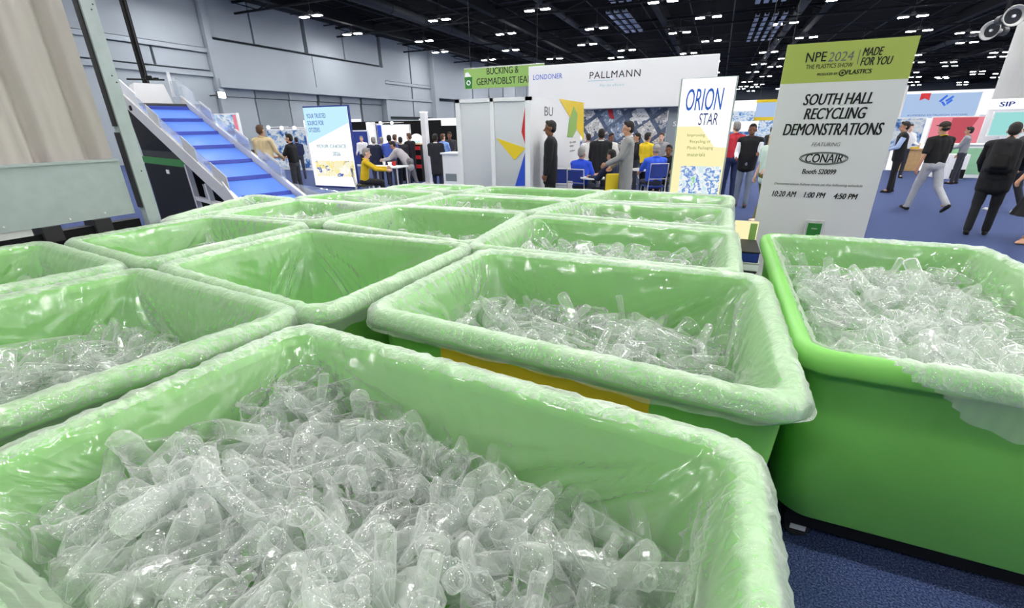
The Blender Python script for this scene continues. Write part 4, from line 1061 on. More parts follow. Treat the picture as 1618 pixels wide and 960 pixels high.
p = rpt(1462, 153); x_ = p[0] - rpt(1432, 150)[0]; MB().poly([(x_ - .14, -0.003, p[2] + .12), (x_ + .14, -0.003, p[2] + .12), (x_ + .14, -0.003, p[2] - .12), (x_, -0.003, p[2] - .05), (x_ - .14, -0.003, p[2] - .12)], (0, 0.002, 0)).build('red_ribbon', M['red'], t)
text('lettering', 'KUMMENI EXTRUSION SYSTEMS', M['navy_ink'], t, x1 * .5, zb + .1, x1 * .8, .05, y=-0.003)
MB().box(0, x1, 0.1, 0.2, 0.0, zb).build('back_wall', M['lit_white'], t)
yq = 21.4
def slabpx(label, name, px0, px1, py0, py1, y, mat, parent=None, cat='screen', zmin=None):
    a = ony(px0, py0, y); b = ony(px1, py1, y); z0 = b[2] if zmin is None else zmin
    q = thing(name, label, cat, ((a[0] + b[0]) / 2, y, 0)); w_ = b[0] - a[0]
    MB().box(-w_ / 2, w_ / 2, 0, 0.06, z0, a[2]).build('frame', M['white'], q); MB().box(-w_ / 2 + 0.03, w_ / 2 - 0.03, -0.006, 0.002, z0 + 0.03, a[2] - 0.03).build('display', M[mat], q)
    if z0 > 0.1: MB().box(-0.06, 0.06, 0.02, 0.06, 0, z0 + 0.02).build('stand', M['white'], q)
    return q, w_, z0, a[2]
q, w_, z0, z1 = slabpx('wide pink and rose exhibit screen right of the walking man', 'exhibit_screen', 1474, 1562, 184, 228, yq, 'lit_pink')
MB().poly([(-w_ * .18, -0.008, z1 - .05), (w_ * .22, -0.008, z1 - .05), (w_ * .05, -0.008, z0 + .05), (-w_ * .18, -0.008, z0 + .05)], (0, 0.002, 0)).build('rose_band', M['lit_red'], q)
q, w_, z0, z1 = slabpx('teal exhibit screen behind the man with the backpack', 'exhibit_screen', 1572, 1612, 176, 215, 20, 'lit_teal')
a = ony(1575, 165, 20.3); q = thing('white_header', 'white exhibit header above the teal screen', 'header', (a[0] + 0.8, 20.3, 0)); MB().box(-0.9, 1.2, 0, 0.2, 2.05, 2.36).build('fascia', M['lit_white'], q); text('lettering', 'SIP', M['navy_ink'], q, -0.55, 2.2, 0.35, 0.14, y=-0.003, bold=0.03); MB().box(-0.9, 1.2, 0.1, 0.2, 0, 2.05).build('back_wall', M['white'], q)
q, w_, z0, z1 = slabpx('blue and white product poster left of the walking man', 'exhibit_poster', 1412, 1452, 186, 232, 21.2, 'boothprint', cat='poster')
a = ony(1525, 248, 19.5); q = thing('reception_desk', 'pale green fronted reception desk behind the walking man', 'desk', (a[0], 19.5, 0))
MB().box(-0.7, 0.9, 0, 0.6, 0, 1.0, 0.02).build('body', M['white'], q); MB().box(-0.65, 0.85, -0.01, 0.0, 0.12, 0.92).build('front_panel', pbr('pale_green', srgb(150, 200, 160), 0.5, var=0.1), q); MB().box(-0.75, 0.95, -0.05, 0.65, 1.0, 1.04, 0.01).build('desk_top', M['white'], q)
a = onz(1505, 283, 0); q = thing('laptop_plinth', 'small white plinth with dark panel on the blue carpet', 'plinth', (a[0], a[1], 0)); MB().box(-0.25, 0.25, 0, 0.4, 0, 0.75, 0.01).build('body', M['white'], q); MB().box(-0.1, 0.24, -0.01, 0.0, 0.02, 0.3).build('dark_panel', M['black'], q)
a = onz(1433, 270, 0); q = thing('display_crate', 'light wooden display crate beside the vest wearing man', 'crate', (a[0], a[1], 0))
MB().box(-0.3, 0.3, 0, 0.45, 0, 0.75, 0.01).build('body', M['wood'], q); MB().box(-0.34, 0.34, -0.03, 0.48, 0.75, 0.79).build('lid', M['wood'], q); MB().box(-0.1, 0.2, 0.1, 0.3, 0.79, 0.98, 0.01).build('yellow_box', M['yellow'], q)
# far filler stands down the hall
FAR = [(-3, 45, 7, 2.9, 'boothprint', 'far blue printed stand behind the white header'), (8.0, 40, 5, 2.0, 'lit_white', 'far white stand between lightbox and banner'), (14, 34, 6, 2.8, 'boothprint', 'far blue stand behind the pale blue header'), (22, 30, 6, 3.0, 'lit_white', 'far white stand at the right frame edge'), (0.5, 30, 3, 1.85, 'boothprint', 'far low printed stand behind the lightbox'),
       (-14, 55, 8, 3.4, 'lit_white', 'far white stand under the green banner'), (20, 55, 9, 4.2, 'lit_blue', 'far pale blue stand deep in the hall'), (33, 48, 9, 4.0, 'screen', 'far screen stand deep on the right'), (6, 70, 9, 4.5, 'screen', 'farthest blue stand at the end of the aisle'), (-24, 40, 6, 2.6, 'boothprint', 'far printed stand against the panelled wall'), (-26, 27, 5, 2.4, 'boothprint', 'blue printed stand at the foot of the panelled wall')]
for x, y, w_, h_, mt, lb in FAR:
    q = thing('exhibit_stand', lb, 'stand', (x, y, 0)); MB().box(-w_ / 2, w_ / 2, 0.1, 2.5, 0, h_ * 0.8).build('body', M['white'], q)
    MB().box(-w_ / 2 - .1, w_ / 2 + .1, 0.0, 0.3, h_ * 0.72, h_).build('header', M['lit_white'] if mt != 'lit_white' else M['lit_blue'], q); MB().box(-w_ / 2 + .2, w_ / 2 - .2, 0.05, 0.1, 0.2, h_ * 0.7).build('print', M[mt], q)
# yellow topped hanging sign left of the banner
a = ony(1212, 156, 17); q = thing('framed_sign', 'small white hanging sign with yellow edges left of the banner', 'sign', (a[0], 17, 0))
MB().box(-0.25, 0.45, 0, 0.06, 1.9, 2.36).build('panel', M['lit_blue'], q); MB().box(-0.27, 0.47, -0.01, 0.05, 2.34, 2.42).build('yellow_edge', M['yellow'], q); MB().box(-0.27, 0.47, -0.01, 0.05, 1.82, 1.92).build('yellow_edge', M['yellow'], q)
for x in (-0.2, 0.4): MB().tube([(x, 0.03, 2.4), (x, 0.03, 10.2)], 0.01, 6).build('cable', M['rubber'], q)
# grey column and round speakers
a = ony(1566, 176, 24.3); cxr = a[0] + 0.98
q = thing('hall_column', 'thick pale grey hall column at the right frame edge', 'column', (cxr, 24.5, 0))
MB().tube([(0, 0, 0), (0, 0, 4.05), (0, 0, 4.1), (0, 0, 10.6)], 0.95, 40).build('shaft', M['concrete'], q); MB().tube([(0, 0, 0), (0, 0, 0.25)], 1.0, 40).build('base_ring', M['steel'], q); MB().tube([(0, 0, 2.3), (0, 0, 2.36)], 0.96, 40).build('joint_band', M['greywall2'], q)
for i, (px, py, y, ry) in enumerate(((1565, 48, 16.2, -0.9), (1603, 25, 15.0, 0.1))):
    p = ony(px, py, y); q = thing('horn_speaker', ['white horn speaker turned sideways beside the grey column', 'white round horn speaker facing out above the grey column'][i], 'speaker', p, ry)
    m = MB(); prof = [(0.0, 0.20), (-0.02, 0.215), (-0.025, 0.20), (0.05, 0.15), (0.12, 0.10), (0.2, 0.06), (0.34, 0.055)]
    m.add([(r * math.cos(2 * PI * k / 28), yy, r * math.sin(2 * PI * k / 28)) for yy, r in prof for k in range(28)], grid_faces(len(prof), 28)); m.build('horn', M['concrete'], q, True); MB().tube([(0, 0.045, 0), (0, 0.05, 0)], 0.15, 24).build('grille', M['pipe'], q)
    MB().tube([(0, 0.0, 0), (0, 0.06, 0)], 0.03, 16).build('plug', M['white'], q); MB().tube([(0, 0.34, 0), (0, 0.5, 0)], 0.1, 16).build('driver', M['lampbody'], q)
    MB().tube([(0, 0.3, 0), (0, 0.3, 10.4 - p[2])], 0.025, 8).build('drop_pole', M['beam'], q)
# stacked cartons between the right row and the bin on the carpet
a = onz(1196, 385, 0.5); cb = thing('pallet_cart', 'low black pallet cart stacked behind the bin on the carpet', 'cart', (0.30, 4.35, 0))
MB().box(-0.1, 0.22, 0, 0.7, 0.1, 0.2).build('deck', M['black'], cb)
for i, p in enumerate(((-0.06, 0.06), (0.18, 0.06), (-0.06, 0.62), (0.18, 0.62))): MB().tube([(p[0] - 0.02, p[1], 0.05), (p[0] + 0.02, p[1], 0.05)], 0.05, 14).build('wheel', M['rubber'], cb)
for k, (z, mk, lb) in enumerate(((0.2, 'black', 'black crate at the bottom of the pallet cart'), (0.3, 'label', 'yellow carton low in the stack on the pallet cart'), (0.38, 'rubber', 'dark crate in the middle of the pallet cart stack'), (0.5, 'white', 'white carton near the top of the pallet cart stack'), (0.58, 'navy_ink', 'navy crate topping the pallet cart stack'))):
    h_ = (0.1, 0.08, 0.12, 0.08, 0.1)[k]; q = thing('crate' if k % 2 == 0 else 'carton', lb, 'crate' if k % 2 == 0 else 'carton', (0.36 + 0.01 * (k % 2), 4.7, z))
    MB().box(-0.14, 0.14, -0.3, 0.3, 0, h_ - 0.012, 0.008).build('box', M[mk], q); MB().box(-0.145, 0.145, -0.305, 0.305, h_ - 0.012, h_, 0.003).build('lid', M['alu' if k % 2 else 'rubber'], q)
a = ony(1176, 370, 4.9); q = thing('yellow_placard', 'pale yellow printed placard beside the right row of bins', 'placard', (a[0], 4.9, 0))
MB().box(-0.1, 0.11, 0, 0.015, 0.35, 0.86).build('board', M['lit_cream'], q); MB().box(0.04, 0.1, -0.004, 0, 0.4, 0.84).build('print_column', M['signgreen'], q); MB().tube([(0, 0.01, 0), (0, 0.01, 0.4)], 0.012, 8).build('stem', M['alu'], q)  # board's brightness comes from a glow in its material, no lamp inside

# ------------------------------------------------------------------ people
def remesh(mb, vox, smooth=3):
    me = bpy.data.meshes.new('tmp'); me.from_pydata(mb.V, [], mb.F); me.update()
    o = bpy.data.objects.new('tmp', me); COL.objects.link(o)
    r = o.modifiers.new('r', 'REMESH'); r.mode = 'VOXEL'; r.voxel_size = vox
    s = o.modifiers.new('s', 'SMOOTH'); s.factor = 0.5; s.iterations = smooth
    dg = bpy.context.evaluated_depsgraph_get(); out = bpy.data.meshes.new_from_object(o.evaluated_get(dg))
    bpy.data.objects.remove(o); bpy.data.meshes.remove(me)
    return out


def part_mesh(name, me, mat, parent):
    me.name = name; me.materials.clear(); me.materials.append(mat)
    me.polygons.foreach_set('use_smooth', [True] * len(me.polygons))
    o = bpy.data.objects.new(name, me); COL.objects.link(o); o.parent = parent; return o


def rotx(a): return Matrix.Rotation(a, 3, 'X')


def person(label, x, y, ang, height=1.75, skin='skin_a', hair='hair_dark', top=('shirt', (200, 180, 140)), sleeve='long', legs=(60, 70, 90), shoes=(25, 22, 22),
           lean=0.0, L=(0.05, 0.05), R=(-0.05, 0.05), aL=(0.1, 0.12, 0.3), aR=(0.1, 0.12, 0.3), seat=None, long_hair=False, bald=False, cap=None, skirt=None, head=0.0, beard=False, fine=True,
           inner=None, belt=False, width=1.0, lanyard=False, tip=None):
    S = height / 1.75; V = Vector
    t = thing('person', label, 'person', (x, y, 0), math.radians(23.5 + ang))
    def leg(sx, a, k, hz):
        h = V((sx * 0.095, 0, hz)); kn = h + V((sx * 0.01, math.sin(a), -math.cos(a))) * 0.43; an = kn + V((0, math.sin(a - k), -math.cos(a - k))) * 0.42
        return h, kn, an
    if seat is None:
        lo = min(leg(1, *L, 0)[2].z, leg(-1, *R, 0)[2].z); hz = 0.085 - lo
    else: hz = seat / S + 0.06
    legsP = [leg(-1, *L, hz), leg(1, *R, hz)]
    td = V((0, math.sin(lean), math.cos(lean))); hip = V((0, 0, hz))
    chest = hip + td * 0.30; neck = hip + td * 0.53; hd = V((0, math.sin(lean * 0.6), math.cos(lean * 0.6)))
    hc = neck + hd * 0.155 + V((0, 0.015, 0)); Hm = Matrix.Rotation(head, 3, 'Z') @ rotx(-lean * 0.6)
    arms = []
    for sx, (f, o_, e) in ((-1, aL), (1, aR)):
        sh = hip + td * 0.475 + V((sx * 0.185 * width, 0, 0))
        d1 = V((sx * math.sin(o_), math.sin(f + lean * 0.3) * math.cos(o_), -math.cos(f + lean * 0.3) * math.cos(o_)))
        el = sh + d1 * 0.28; g = f + lean * 0.3 + e
        d2 = V((sx * math.sin(o_) * (0.4 if e < 0.6 else -0.6), math.sin(g), -math.cos(g))).normalized(); wr = el + d2 * 0.25
        arms.append((sh, el, wr, d2, sx))
    sk = M[skin]; vox = 0.0095 if fine else 0.018
    b = MB(); q = lambda v: v
    hp = lambda p: hc + Hm @ V(p)
    b.ell(hp((0, -0.005, 0.03)), (0.073, 0.092, 0.095), Hm, 20, 14); b.ell(hp((0, 0.022, -0.055)), (0.056, 0.062, 0.062), Hm, 16, 10)
    b.cap(hp((0, 0.085, 0.005)), hp((0, 0.104, -0.03)), 0.012, 0.017, 8)
    for sx in (-1, 1): b.ell(hp((sx * 0.076, -0.01, -0.005)), (0.012, 0.022, 0.032), Hm, 10, 8)
    b.cap(neck - td * 0.04, hc - hd * 0.06, 0.058, 0.05, 12); b.cap(hip + td * 0.06, chest + td * 0.1, 0.07, 0.07, 12)
    for sh, el, wr, d2, sx in arms:
        b.cap(neck - td * 0.05, sh, 0.045, 0.042); b.cap(sh, el, 0.042, 0.036); b.cap(el, wr, 0.038, 0.026)
        n_ = V((sx, 0, 0)) - d2 * (V((sx, 0, 0)).dot(d2)); n_.normalize(); s_ = d2.cross(n_).normalized()
        pc = wr + d2 * 0.055; b.cap(wr, pc, 0.024, 0.026)
        for kf in range(4):
            off = s_ * (0.021 * (kf - 1.5)); ln = (0.066, 0.078, 0.072, 0.055)[kf]
            a0 = pc + off * 0.9; a1 = a0 + d2 * ln * 0.55 - n_ * 0.006; a2 = a1 + d2 * ln * 0.42 - n_ * 0.024
            b.cap(a0 - d2 * 0.03, a0, 0.0125, 0.0105, 8); b.cap(a0, a1, 0.0105, 0.0095, 8); b.cap(a1, a2, 0.0095, 0.008, 8)
        th0 = wr + d2 * 0.02 + s_ * 0.02 * (1 if True else -1); th1 = th0 + (d2 * 0.03 + s_ * 0.026 - n_ * 0.008); th2 = th1 + d2 * 0.03 - n_ * 0.012
        b.cap(th0, th1, 0.013, 0.011, 8); b.cap(th1, th2, 0.011, 0.009, 8)
    for h, kn, an in legsP: b.cap(h, kn, 0.07, 0.048); b.cap(kn, an, 0.046, 0.034); b.cap(an, an + V((0, 0.08, -0.03)), 0.034, 0.028)
    def fin(me):
        n = len(me.vertices); co = np.zeros(n * 3); me.vertices.foreach_get('co', co); co *= S; me.vertices.foreach_set('co', co); me.update(); return me
    body = part_mesh('body', fin(remesh(b, vox, 2)), sk, t)
    for sx in (-1, 1):
        m = MB(); m.ell([c * S for c in hp((sx * 0.029, 0.079, 0.012))], (0.011 * S, 0.008 * S, 0.007 * S), Hm, 10, 6); m.build('eye', M['eye'], t, True)
    m = MB(); m.cap([c * S for c in hp((-0.02, 0.081, -0.062))], [c * S for c in hp((0.02, 0.081, -0.062))], 0.006 * S, 0.006 * S, 8); m.build('mouth', M['lips'], t, True)
    # hair
    if not bald and not cap:
        h = MB(); h.ell(hp((0, -0.016, 0.048)), (0.079, 0.094, 0.089), Hm, 20, 14); h.ell(hp((0, -0.045, 0.0)), (0.074, 0.062, 0.075), Hm, 16, 10)
        h.ell(hp((0, 0.055, 0.105)), (0.055, 0.03, 0.03), Hm, 12, 8)
        if long_hair:
            for dx in (-0.05, 0.0, 0.05): h.cap(hp((dx, -0.06, 0.03)), hp((dx * 1.5, -0.085, -0.26)), 0.045, 0.03)
            for dx in (-0.075, 0.075): h.cap(hp((dx, 0.0, 0.04)), hp((dx * 1.15, 0.0, -0.2)), 0.028, 0.02)
        part_mesh('hair', fin(remesh(h, 0.012, 2)), M[hair], t)
    if bald:
        h = MB(); h.ell(hp((0, -0.05, 0.0)), (0.077, 0.052, 0.06), Hm, 16, 10); part_mesh('hair', fin(remesh(h, 0.012, 2)), M[hair], t)
    if cap:
        h = MB(); h.ell(hp((0, -0.008, 0.06)), (0.082, 0.099, 0.075), Hm, 20, 12); h.ell(hp((0, 0.09, 0.055)), (0.07, 0.075, 0.012), Hm, 16, 8); part_mesh('cap', fin(remesh(h, 0.011, 2)), cloth('cap%d' % cap[0], *cap), t)
        h = MB(); h.ell(hp((0, -0.045, 0.0)), (0.076, 0.056, 0.05), Hm, 16, 10); part_mesh('hair', fin(remesh(h, 0.012, 2)), M[hair], t)
    if beard:
        h = MB(); h.ell(hp((0, 0.035, -0.085)), (0.056, 0.058, 0.042), Hm, 16, 10); part_mesh('beard', fin(remesh(h, 0.011, 2)), M[hair], t)
    # top
    kind, col = top; jacket = kind in ('jacket', 'coat', 'vest'); g_ = 0.012 if jacket else 0.0
    tm = cloth('top_%d_%d_%d' % col, *col); c = MB()
    drop = {'shirt': 0.0, 'polo': -0.05, 'jacket': 0.16, 'coat': 0.30, 'vest': 0.06, 'blouse': 0.08}[kind]
    W = width
    c.cap(hip + td * 0.12, hip + td * 0.44, 0.112 + g_, 0.105 + g_, 14)
    for sx in (-1, 1):
        c.cap(hip + V((sx * 0.065 * W, 0, -drop if seat is None else -0.02)), hip + td * 0.22 + V((sx * 0.075 * W, 0, 0)), (0.108 + g_ + (0.01 if jacket else 0)) * W, (0.108 + g_) * W, 14)
        c.cap(hip + td * 0.22 + V((sx * 0.075 * W, 0, 0)), hip + td * 0.43 + V((sx * 0.095 * W, 0, 0)), (0.108 + g_) * W, 0.10 + g_, 14)
        c.cap(neck - td * 0.015, arms[(sx + 1) // 2][0], 0.066 + g_, 0.066 + g_, 12)
    if kind != 'vest' or True:
        for sh, el, wr, d2, sx in arms:
            if sleeve == 'long': c.cap(sh, el, 0.064 + g_, 0.052 + g_); c.cap(el, el + (wr - el) * 0.95, 0.052 + g_, 0.038 + g_)
            elif sleeve == 'short': c.cap(sh, sh + (el - sh) * 0.8, 0.066 + g_, 0.06 + g_)
    nm = {'polo': 'polo_shirt', 'vest': 'vest'}.get(kind, kind)
    part_mesh(nm, fin(remesh(c, 0.014 if fine else 0.02, 3)), tm, t)
    if kind in ('jacket', 'coat') or kind in ('polo', 'shirt'):
        k = MB(); k.tube([(neck + V((0.066 * math.cos(q_), 0.07 * math.sin(q_) + 0.005, 0.015 - 0.02 * math.sin(q_)))) * S for q_ in np.linspace(0, 2 * PI, 21)], 0.016 * S, 8, cap=False)
        k.build('collar', cloth('collar_w', 235, 235, 235) if jacket else tm, t, True)
    if inner:   # shirt sleeves under a vest / pale shirt front under a jacket
        k = MB()
        if kind == 'vest':
            for sh, el, wr, d2, sx in arms:
                k = MB(); k.cap(sh + (el - sh) * 0.15, el, 0.069, 0.056); k.cap(el, el + (wr - el) * 0.95, 0.056, 0.04)
                part_mesh('shirt_sleeve', fin(remesh(k, 0.014, 3)), cloth('inner_%d_%d_%d' % inner, *inner), t)
        else:
            f = td.cross(V((1, 0, 0))); k.cap(hip + td * 0.15 + V((0, 0.09 + g_, 0)), hip + td * 0.46 + V((0, 0.075 + g_, 0)), 0.03, 0.05); part_mesh('shirt_front', fin(remesh(k, 0.012, 2)), cloth('inner_%d_%d_%d' % inner, *inner), t)
    if lanyard:
        k = MB(); k.tube([(neck + V((0.078 * math.cos(q_), 0.085 * math.sin(q_), 0.012 - 0.03 * math.sin(q_)))) * S for q_ in np.linspace(0, 2 * PI, 21)], 0.008 * S, 6, cap=False); k.build('lanyard', M['yellow'], t)
    # legs
    lm = cloth('legs_%d_%d_%d' % legs, *legs); k = MB(); k.cap(hip + V((-0.06 * W, 0, 0)), hip + V((0.06 * W, 0, 0)), 0.115 * W, 0.115 * W, 14)
    if belt: pass
    if skirt:
        V_ = []; n = 40
        for z_, r_ in ((0.08, 0.135), (0.0, 0.155), (-0.2, 0.2), (-0.45, 0.27), (-0.5, 0.28)):
            for i in range(n): q_ = 2 * PI * i / n; rr = r_ * (1 + 0.06 * math.cos(q_ * 9) * max(0, -z_) / 0.5); V_.append(((rr * math.cos(q_)) * S, rr * 0.85 * math.sin(q_) * S, (hz + z_) * S))
        link_mesh('skirt', V_, grid_faces(5, n) + [tuple(range(n))[::-1]], lm, t, True)
        m = MB(); m.poly([V_[3 * n + i] for i in (28, 29, 30, 31)] + [V_[i] for i in (31, 28)], (0, -0.006, 0)); m.build('white_panel', cloth('white_cloth', 230, 228, 222), t)
    else:
        for h, kn, an in legsP: k.cap(h, kn, 0.096 * W, 0.072); k.cap(kn, an + V((0, 0, 0.01)), 0.070, 0.056)
        part_mesh('trousers', fin(remesh(k, 0.014 if fine else 0.02, 3)), lm, t)
    for i, (h, kn, an) in enumerate(legsP):
        a, kk = (L, R)[i]; pit = (a - kk) if seat is None else 0
        fd = V((0, math.cos(pit), math.sin(pit) * 1.0)); dn = V((0, math.sin(pit), -math.cos(pit)))
        s_ = MB(); hl = an + dn * 0.045 - fd * 0.03; s_.cap(hl, an + dn * 0.05 + fd * 0.13, 0.036, 0.03, 12); s_.cap(an + dn * 0.0, an + dn * 0.045, 0.04, 0.042, 12); s_.ell(an + dn * 0.06 + fd * 0.06, (0.042, 0.125, 0.02), rotx(pit), 14, 8)
        part_mesh('shoe', fin(remesh(s_, 0.011, 2)), cloth('shoe_%d_%d_%d' % shoes, *shoes), t)
    return t


def head_at(px, py, y):
    p = ony(px, py, y); return p[0], p[1], p[2]


# walkers on the blue carpet at the right
person('man walking away in black polo shirt and light grey trousers', 4.08, 11.85, 0, 1.76, 'skin_a', 'hair_dark', ('polo', (24, 24, 26)), 'short', (176, 178, 184), L=(0.30, 0.12), R=(-0.35, 0.42), aL=(-0.15, 0.25, 0.25), aR=(0.25, 0.25, 0.3), cap=(52, 44, 36), width=1.1, lanyard=True, lean=0.03)
bp = person('man in dark suit bent forward under a black backpack', 4.12, 9.6, -50, 1.74, 'skin_c', 'hair_dark', ('jacket', (22, 23, 26)), 'long', (26, 27, 30), L=(-0.12, 0.12), R=(0.12, 0.1), lean=0.3, aL=(0.25, 0.15, 0.6), aR=(0.35, 0.1, 0.7), width=1.08)
# backpack carried by that man: a thing of its own
q = thing('backpack', 'black backpack worn by the man in dark suit', 'backpack', (4.12, 9.6, 0), math.radians(23.5 - 50))
Mx = Matrix.Translation((0, 0.05, 1.0)) @ Matrix.Rotation(-0.3, 4, 'X')
def bpart(nm, cells, mat, vox=0.014):
    m = MB()
    for a, b_, ra, rb in cells: m.cap((Mx @ Vector(a))[:], (Mx @ Vector(b_))[:], ra, rb, 12)
    part_mesh(nm, remesh(m, vox, 3), mat, q)
bpart('pack_body', [((sx * 0.09, -0.22, z0), (sx * 0.08, -0.21, z1), 0.085, 0.075) for sx in (-1, 0, 1) for z0, z1 in ((0.0, 0.36),)] + [((0, -0.2, 0.36), (0, -0.17, 0.42), 0.1, 0.06)], cloth('pack_cloth', 26, 26, 29))
bpart('front_pocket', [((sx * 0.06, -0.29, 0.0), (sx * 0.055, -0.285, 0.14), 0.05, 0.045) for sx in (-1, 0, 1)], M['black'])
for sx in (-1, 1): bpart('strap', [((sx * 0.13, -0.15, 0.4), (sx * 0.12, 0.0, 0.47), 0.02, 0.02), ((sx * 0.12, 0.0, 0.47), (sx * 0.13, 0.125, 0.38), 0.02, 0.02), ((sx * 0.13, 0.125, 0.38), (sx * 0.15, 0.08, 0.1), 0.02, 0.016)], M['black'])
bpart('carry_handle', [((-0.04, -0.14, 0.46), (0, -0.15, 0.5), 0.01, 0.01), ((0, -0.15, 0.5), (0.04, -0.14, 0.46), 0.01, 0.01)], M['black'], 0.008)
person('woman in black and white skirt at the right frame edge', 4.52, 9.15, 95, 1.66, 'skin_a', 'hair_dark', ('blouse', (28, 28, 30)), 'short', (30, 30, 33), (196, 150, 120), skirt=True, L=(0.18, 0.1), R=(-0.15, 0.15), aL=(0.1, 0.15, 0.5), aR=(0.2, 0.2, 0.6), long_hair=True)
p = onz(1403, 304, 0); person('man in pale blue shirt and black vest looking left', p[0], p[1], 60, 1.74, 'skin_a', 'hair_dark', ('vest', (26, 26, 30)), None, (24, 24, 28), inner=(170, 190, 225), aL=(0.3, 0.1, 0.9), aR=(0.35, 0.1, 0.9), lean=0.05)
p = onz(1569, 334, 0); person('person in dark clothes and white sneakers behind the backpack man', p[0] + 0.1, p[1], 20, 1.72, 'skin_b', 'hair_dark', ('shirt', (60, 62, 70)), 'long', (40, 42, 50), (235, 235, 235), L=(0.1, 0.05), R=(-0.2, 0.2), fine=False)
# around the lightbox
x, y, z = head_at(1166, 192, 12.3); person('man in red polo shirt and navy trousers beside the lightbox', x, y, 5, z, 'skin_c', 'hair_grey', ('polo', (200, 52, 66)), 'short', (36, 46, 84), aL=(0.4, 0.1, 1.0), aR=(0.4, 0.1, 1.0), width=1.08)
x, y, z = head_at(1191, 195, 11.3); person('man in black vest over pale shirt between red shirt and banner', x, y, 150, z, 'skin_b', 'hair_dark', ('vest', (24, 24, 28)), None, (120, 130, 150), inner=(225, 228, 235), aL=(0.3, 0.15, 1.3), aR=(0.2, 0.15, 1.1))
person('blond woman in pale green top stepping from behind the banner', 0.98, 9.75, 115, 1.66, 'skin_c', 'hair_blond', ('blouse', (205, 226, 212)), 'short', (112, 108, 52), (225, 200, 180), L=(0.35, 0.1), R=(-0.3, 0.25), aL=(0.3, 0.1, 0.9), aR=(-0.1, 0.1, 0.4), long_hair=True)
# at the glass booth and tables
x, y, z = head_at(871, 190, 8.25); person('man in black suit jacket standing left facing by the booth side', x, y, 80, z, 'skin_b', 'hair_dark', ('jacket', (26, 27, 30)), 'long', (26, 27, 30), inner=(240, 240, 240), head=0.1, aL=(0.05, 0.1, 0.15), aR=(-0.1, 0.12, 0.2))
x, y, z = head_at(951, 203, 10.3); person('man in black jacket standing with his back turned by the mural', x, y, -10, z, 'skin_b', 'hair_dark', ('jacket', (30, 31, 34)), 'long', (34, 35, 40), aL=(0.3, 0.1, 0.8), aR=(0.2, 0.1, 0.5))
x, y, z = head_at(995, 191, 8.9); person('man in grey coat standing before the mural holding papers', x, y, 75, z, 'skin_a', 'hair_dark', ('coat', (150, 150, 148)), 'long', (205, 204, 200), aL=(0.4, 0.1, 0.7), aR=(0.3, 0.1, 0.5), head=0.2)
x, y, z = head_at(1024, 209, 11.8); person('person in yellow shirt standing right of the grey coated man', x, y, -60, z, 'skin_a', 'hair_dark', ('shirt', (230, 200, 40)), 'short', (40, 42, 50))
p = onz(919, 237, 1.27); person('man in royal blue shirt seated beside the booth side wall', p[0], p[1], -35, 1.74, 'skin_a', 'hair_grey', ('polo', (45, 84, 214)), 'short', (60, 64, 80), seat=0.46, L=(1.5, 1.5), R=(1.5, 1.4), aL=(0.5, 0.15, 1.0), aR=(0.6, 0.1, 0.9))
PB1 = p
p = onz(1038, 231, 1.3); person('man in royal blue shirt and grey cap seated with back turned', p[0], p[1], 5, 1.76, 'skin_a', 'hair_grey', ('polo', (60, 100, 228)), 'short', (50, 54, 70), seat=0.46, L=(1.5, 1.5), R=(1.45, 1.4), aL=(0.5, 0.25, 0.8), aR=(0.6, 0.2, 0.9), cap=(150, 150, 152), width=1.12)
PB2 = p
p = onz(972, 243, 1.27) + np.array([-.15, .55, 0]); person('person in dark navy clothes seated left of the grey coated man', p[0], p[1] + 0.3, 40, 1.7, 'skin_a', 'hair_dark', ('jacket', (36, 44, 78)), 'long', (40, 42, 50), seat=0.46, L=(1.5, 1.5), R=(1.5, 1.5), aL=(0.6, 0.1, 0.9), aR=(0.6, 0.1, 0.9), lean=0.15)
PB3 = p
p = onz(1058, 229, 1.3); person('dark haired person in black seated next to the lightbox edge', p[0], p[1], 150, 1.7, 'skin_b', 'hair_dark', ('shirt', (28, 28, 30)), 'long', (34, 34, 38), seat=0.46, L=(1.5, 1.5), R=(1.5, 1.5), aL=(0.6, 0.1, 0.9), aR=(0.6, 0.1, 0.9))
# left side
x, y, z = head_at(409, 197, 8.4); person('man in tan shirt and blue jeans seen from behind by conveyor', x, y, -12, z, 'skin_a', 'hair_brown', ('shirt', (214, 194, 152)), 'long', (44, 64, 140), aL=(0.2, 0.12, 0.5), aR=(0.3, 0.2, 0.7), width=1.12)
x, y, z = head_at(364, 202, 8.9); person('dark haired person half hidden behind the clear conveyor guard', x, y, 40, z, 'skin_b', 'hair_dark', ('shirt', (70, 74, 86)), 'long', (44, 46, 56))
x, y, z = head_at(456, 211, 9.2); person('bearded man in black polo shirt looking left by the conveyor', x, y, 85, z, 'skin_a', 'hair_dark', ('polo', (24, 25, 28)), 'short', (56, 58, 64), beard=True, aL=(0.5, 0.1, 1.0), aR=(0.4, 0.1, 1.0))
p = onz(569, 237, 1.27); person('grey haired person in bright yellow sweater seated at white table', p[0], p[1], -75, 1.74, 'skin_c', 'hair_grey', ('shirt', (222, 186, 30)), 'long', (30, 31, 36), seat=0.46, L=(1.5, 1.5), R=(1.5, 1.4), aL=(0.9, 0.1, 0.6), aR=(0.9, 0.1, 0.5), lean=0.2)
PY = p
x, y, z = head_at(645, 237, 11.2); person('man in grey suit leaning over the white table', x, y, 80, 1.6, 'skin_a', 'hair_dark', ('jacket', (172, 170, 174)), 'long', (120, 120, 126), lean=0.85, aL=(0.5, 0.1, 0.6), aR=(0.55, 0.1, 0.6), L=(0.1, 0.1), R=(-0.2, 0.1))
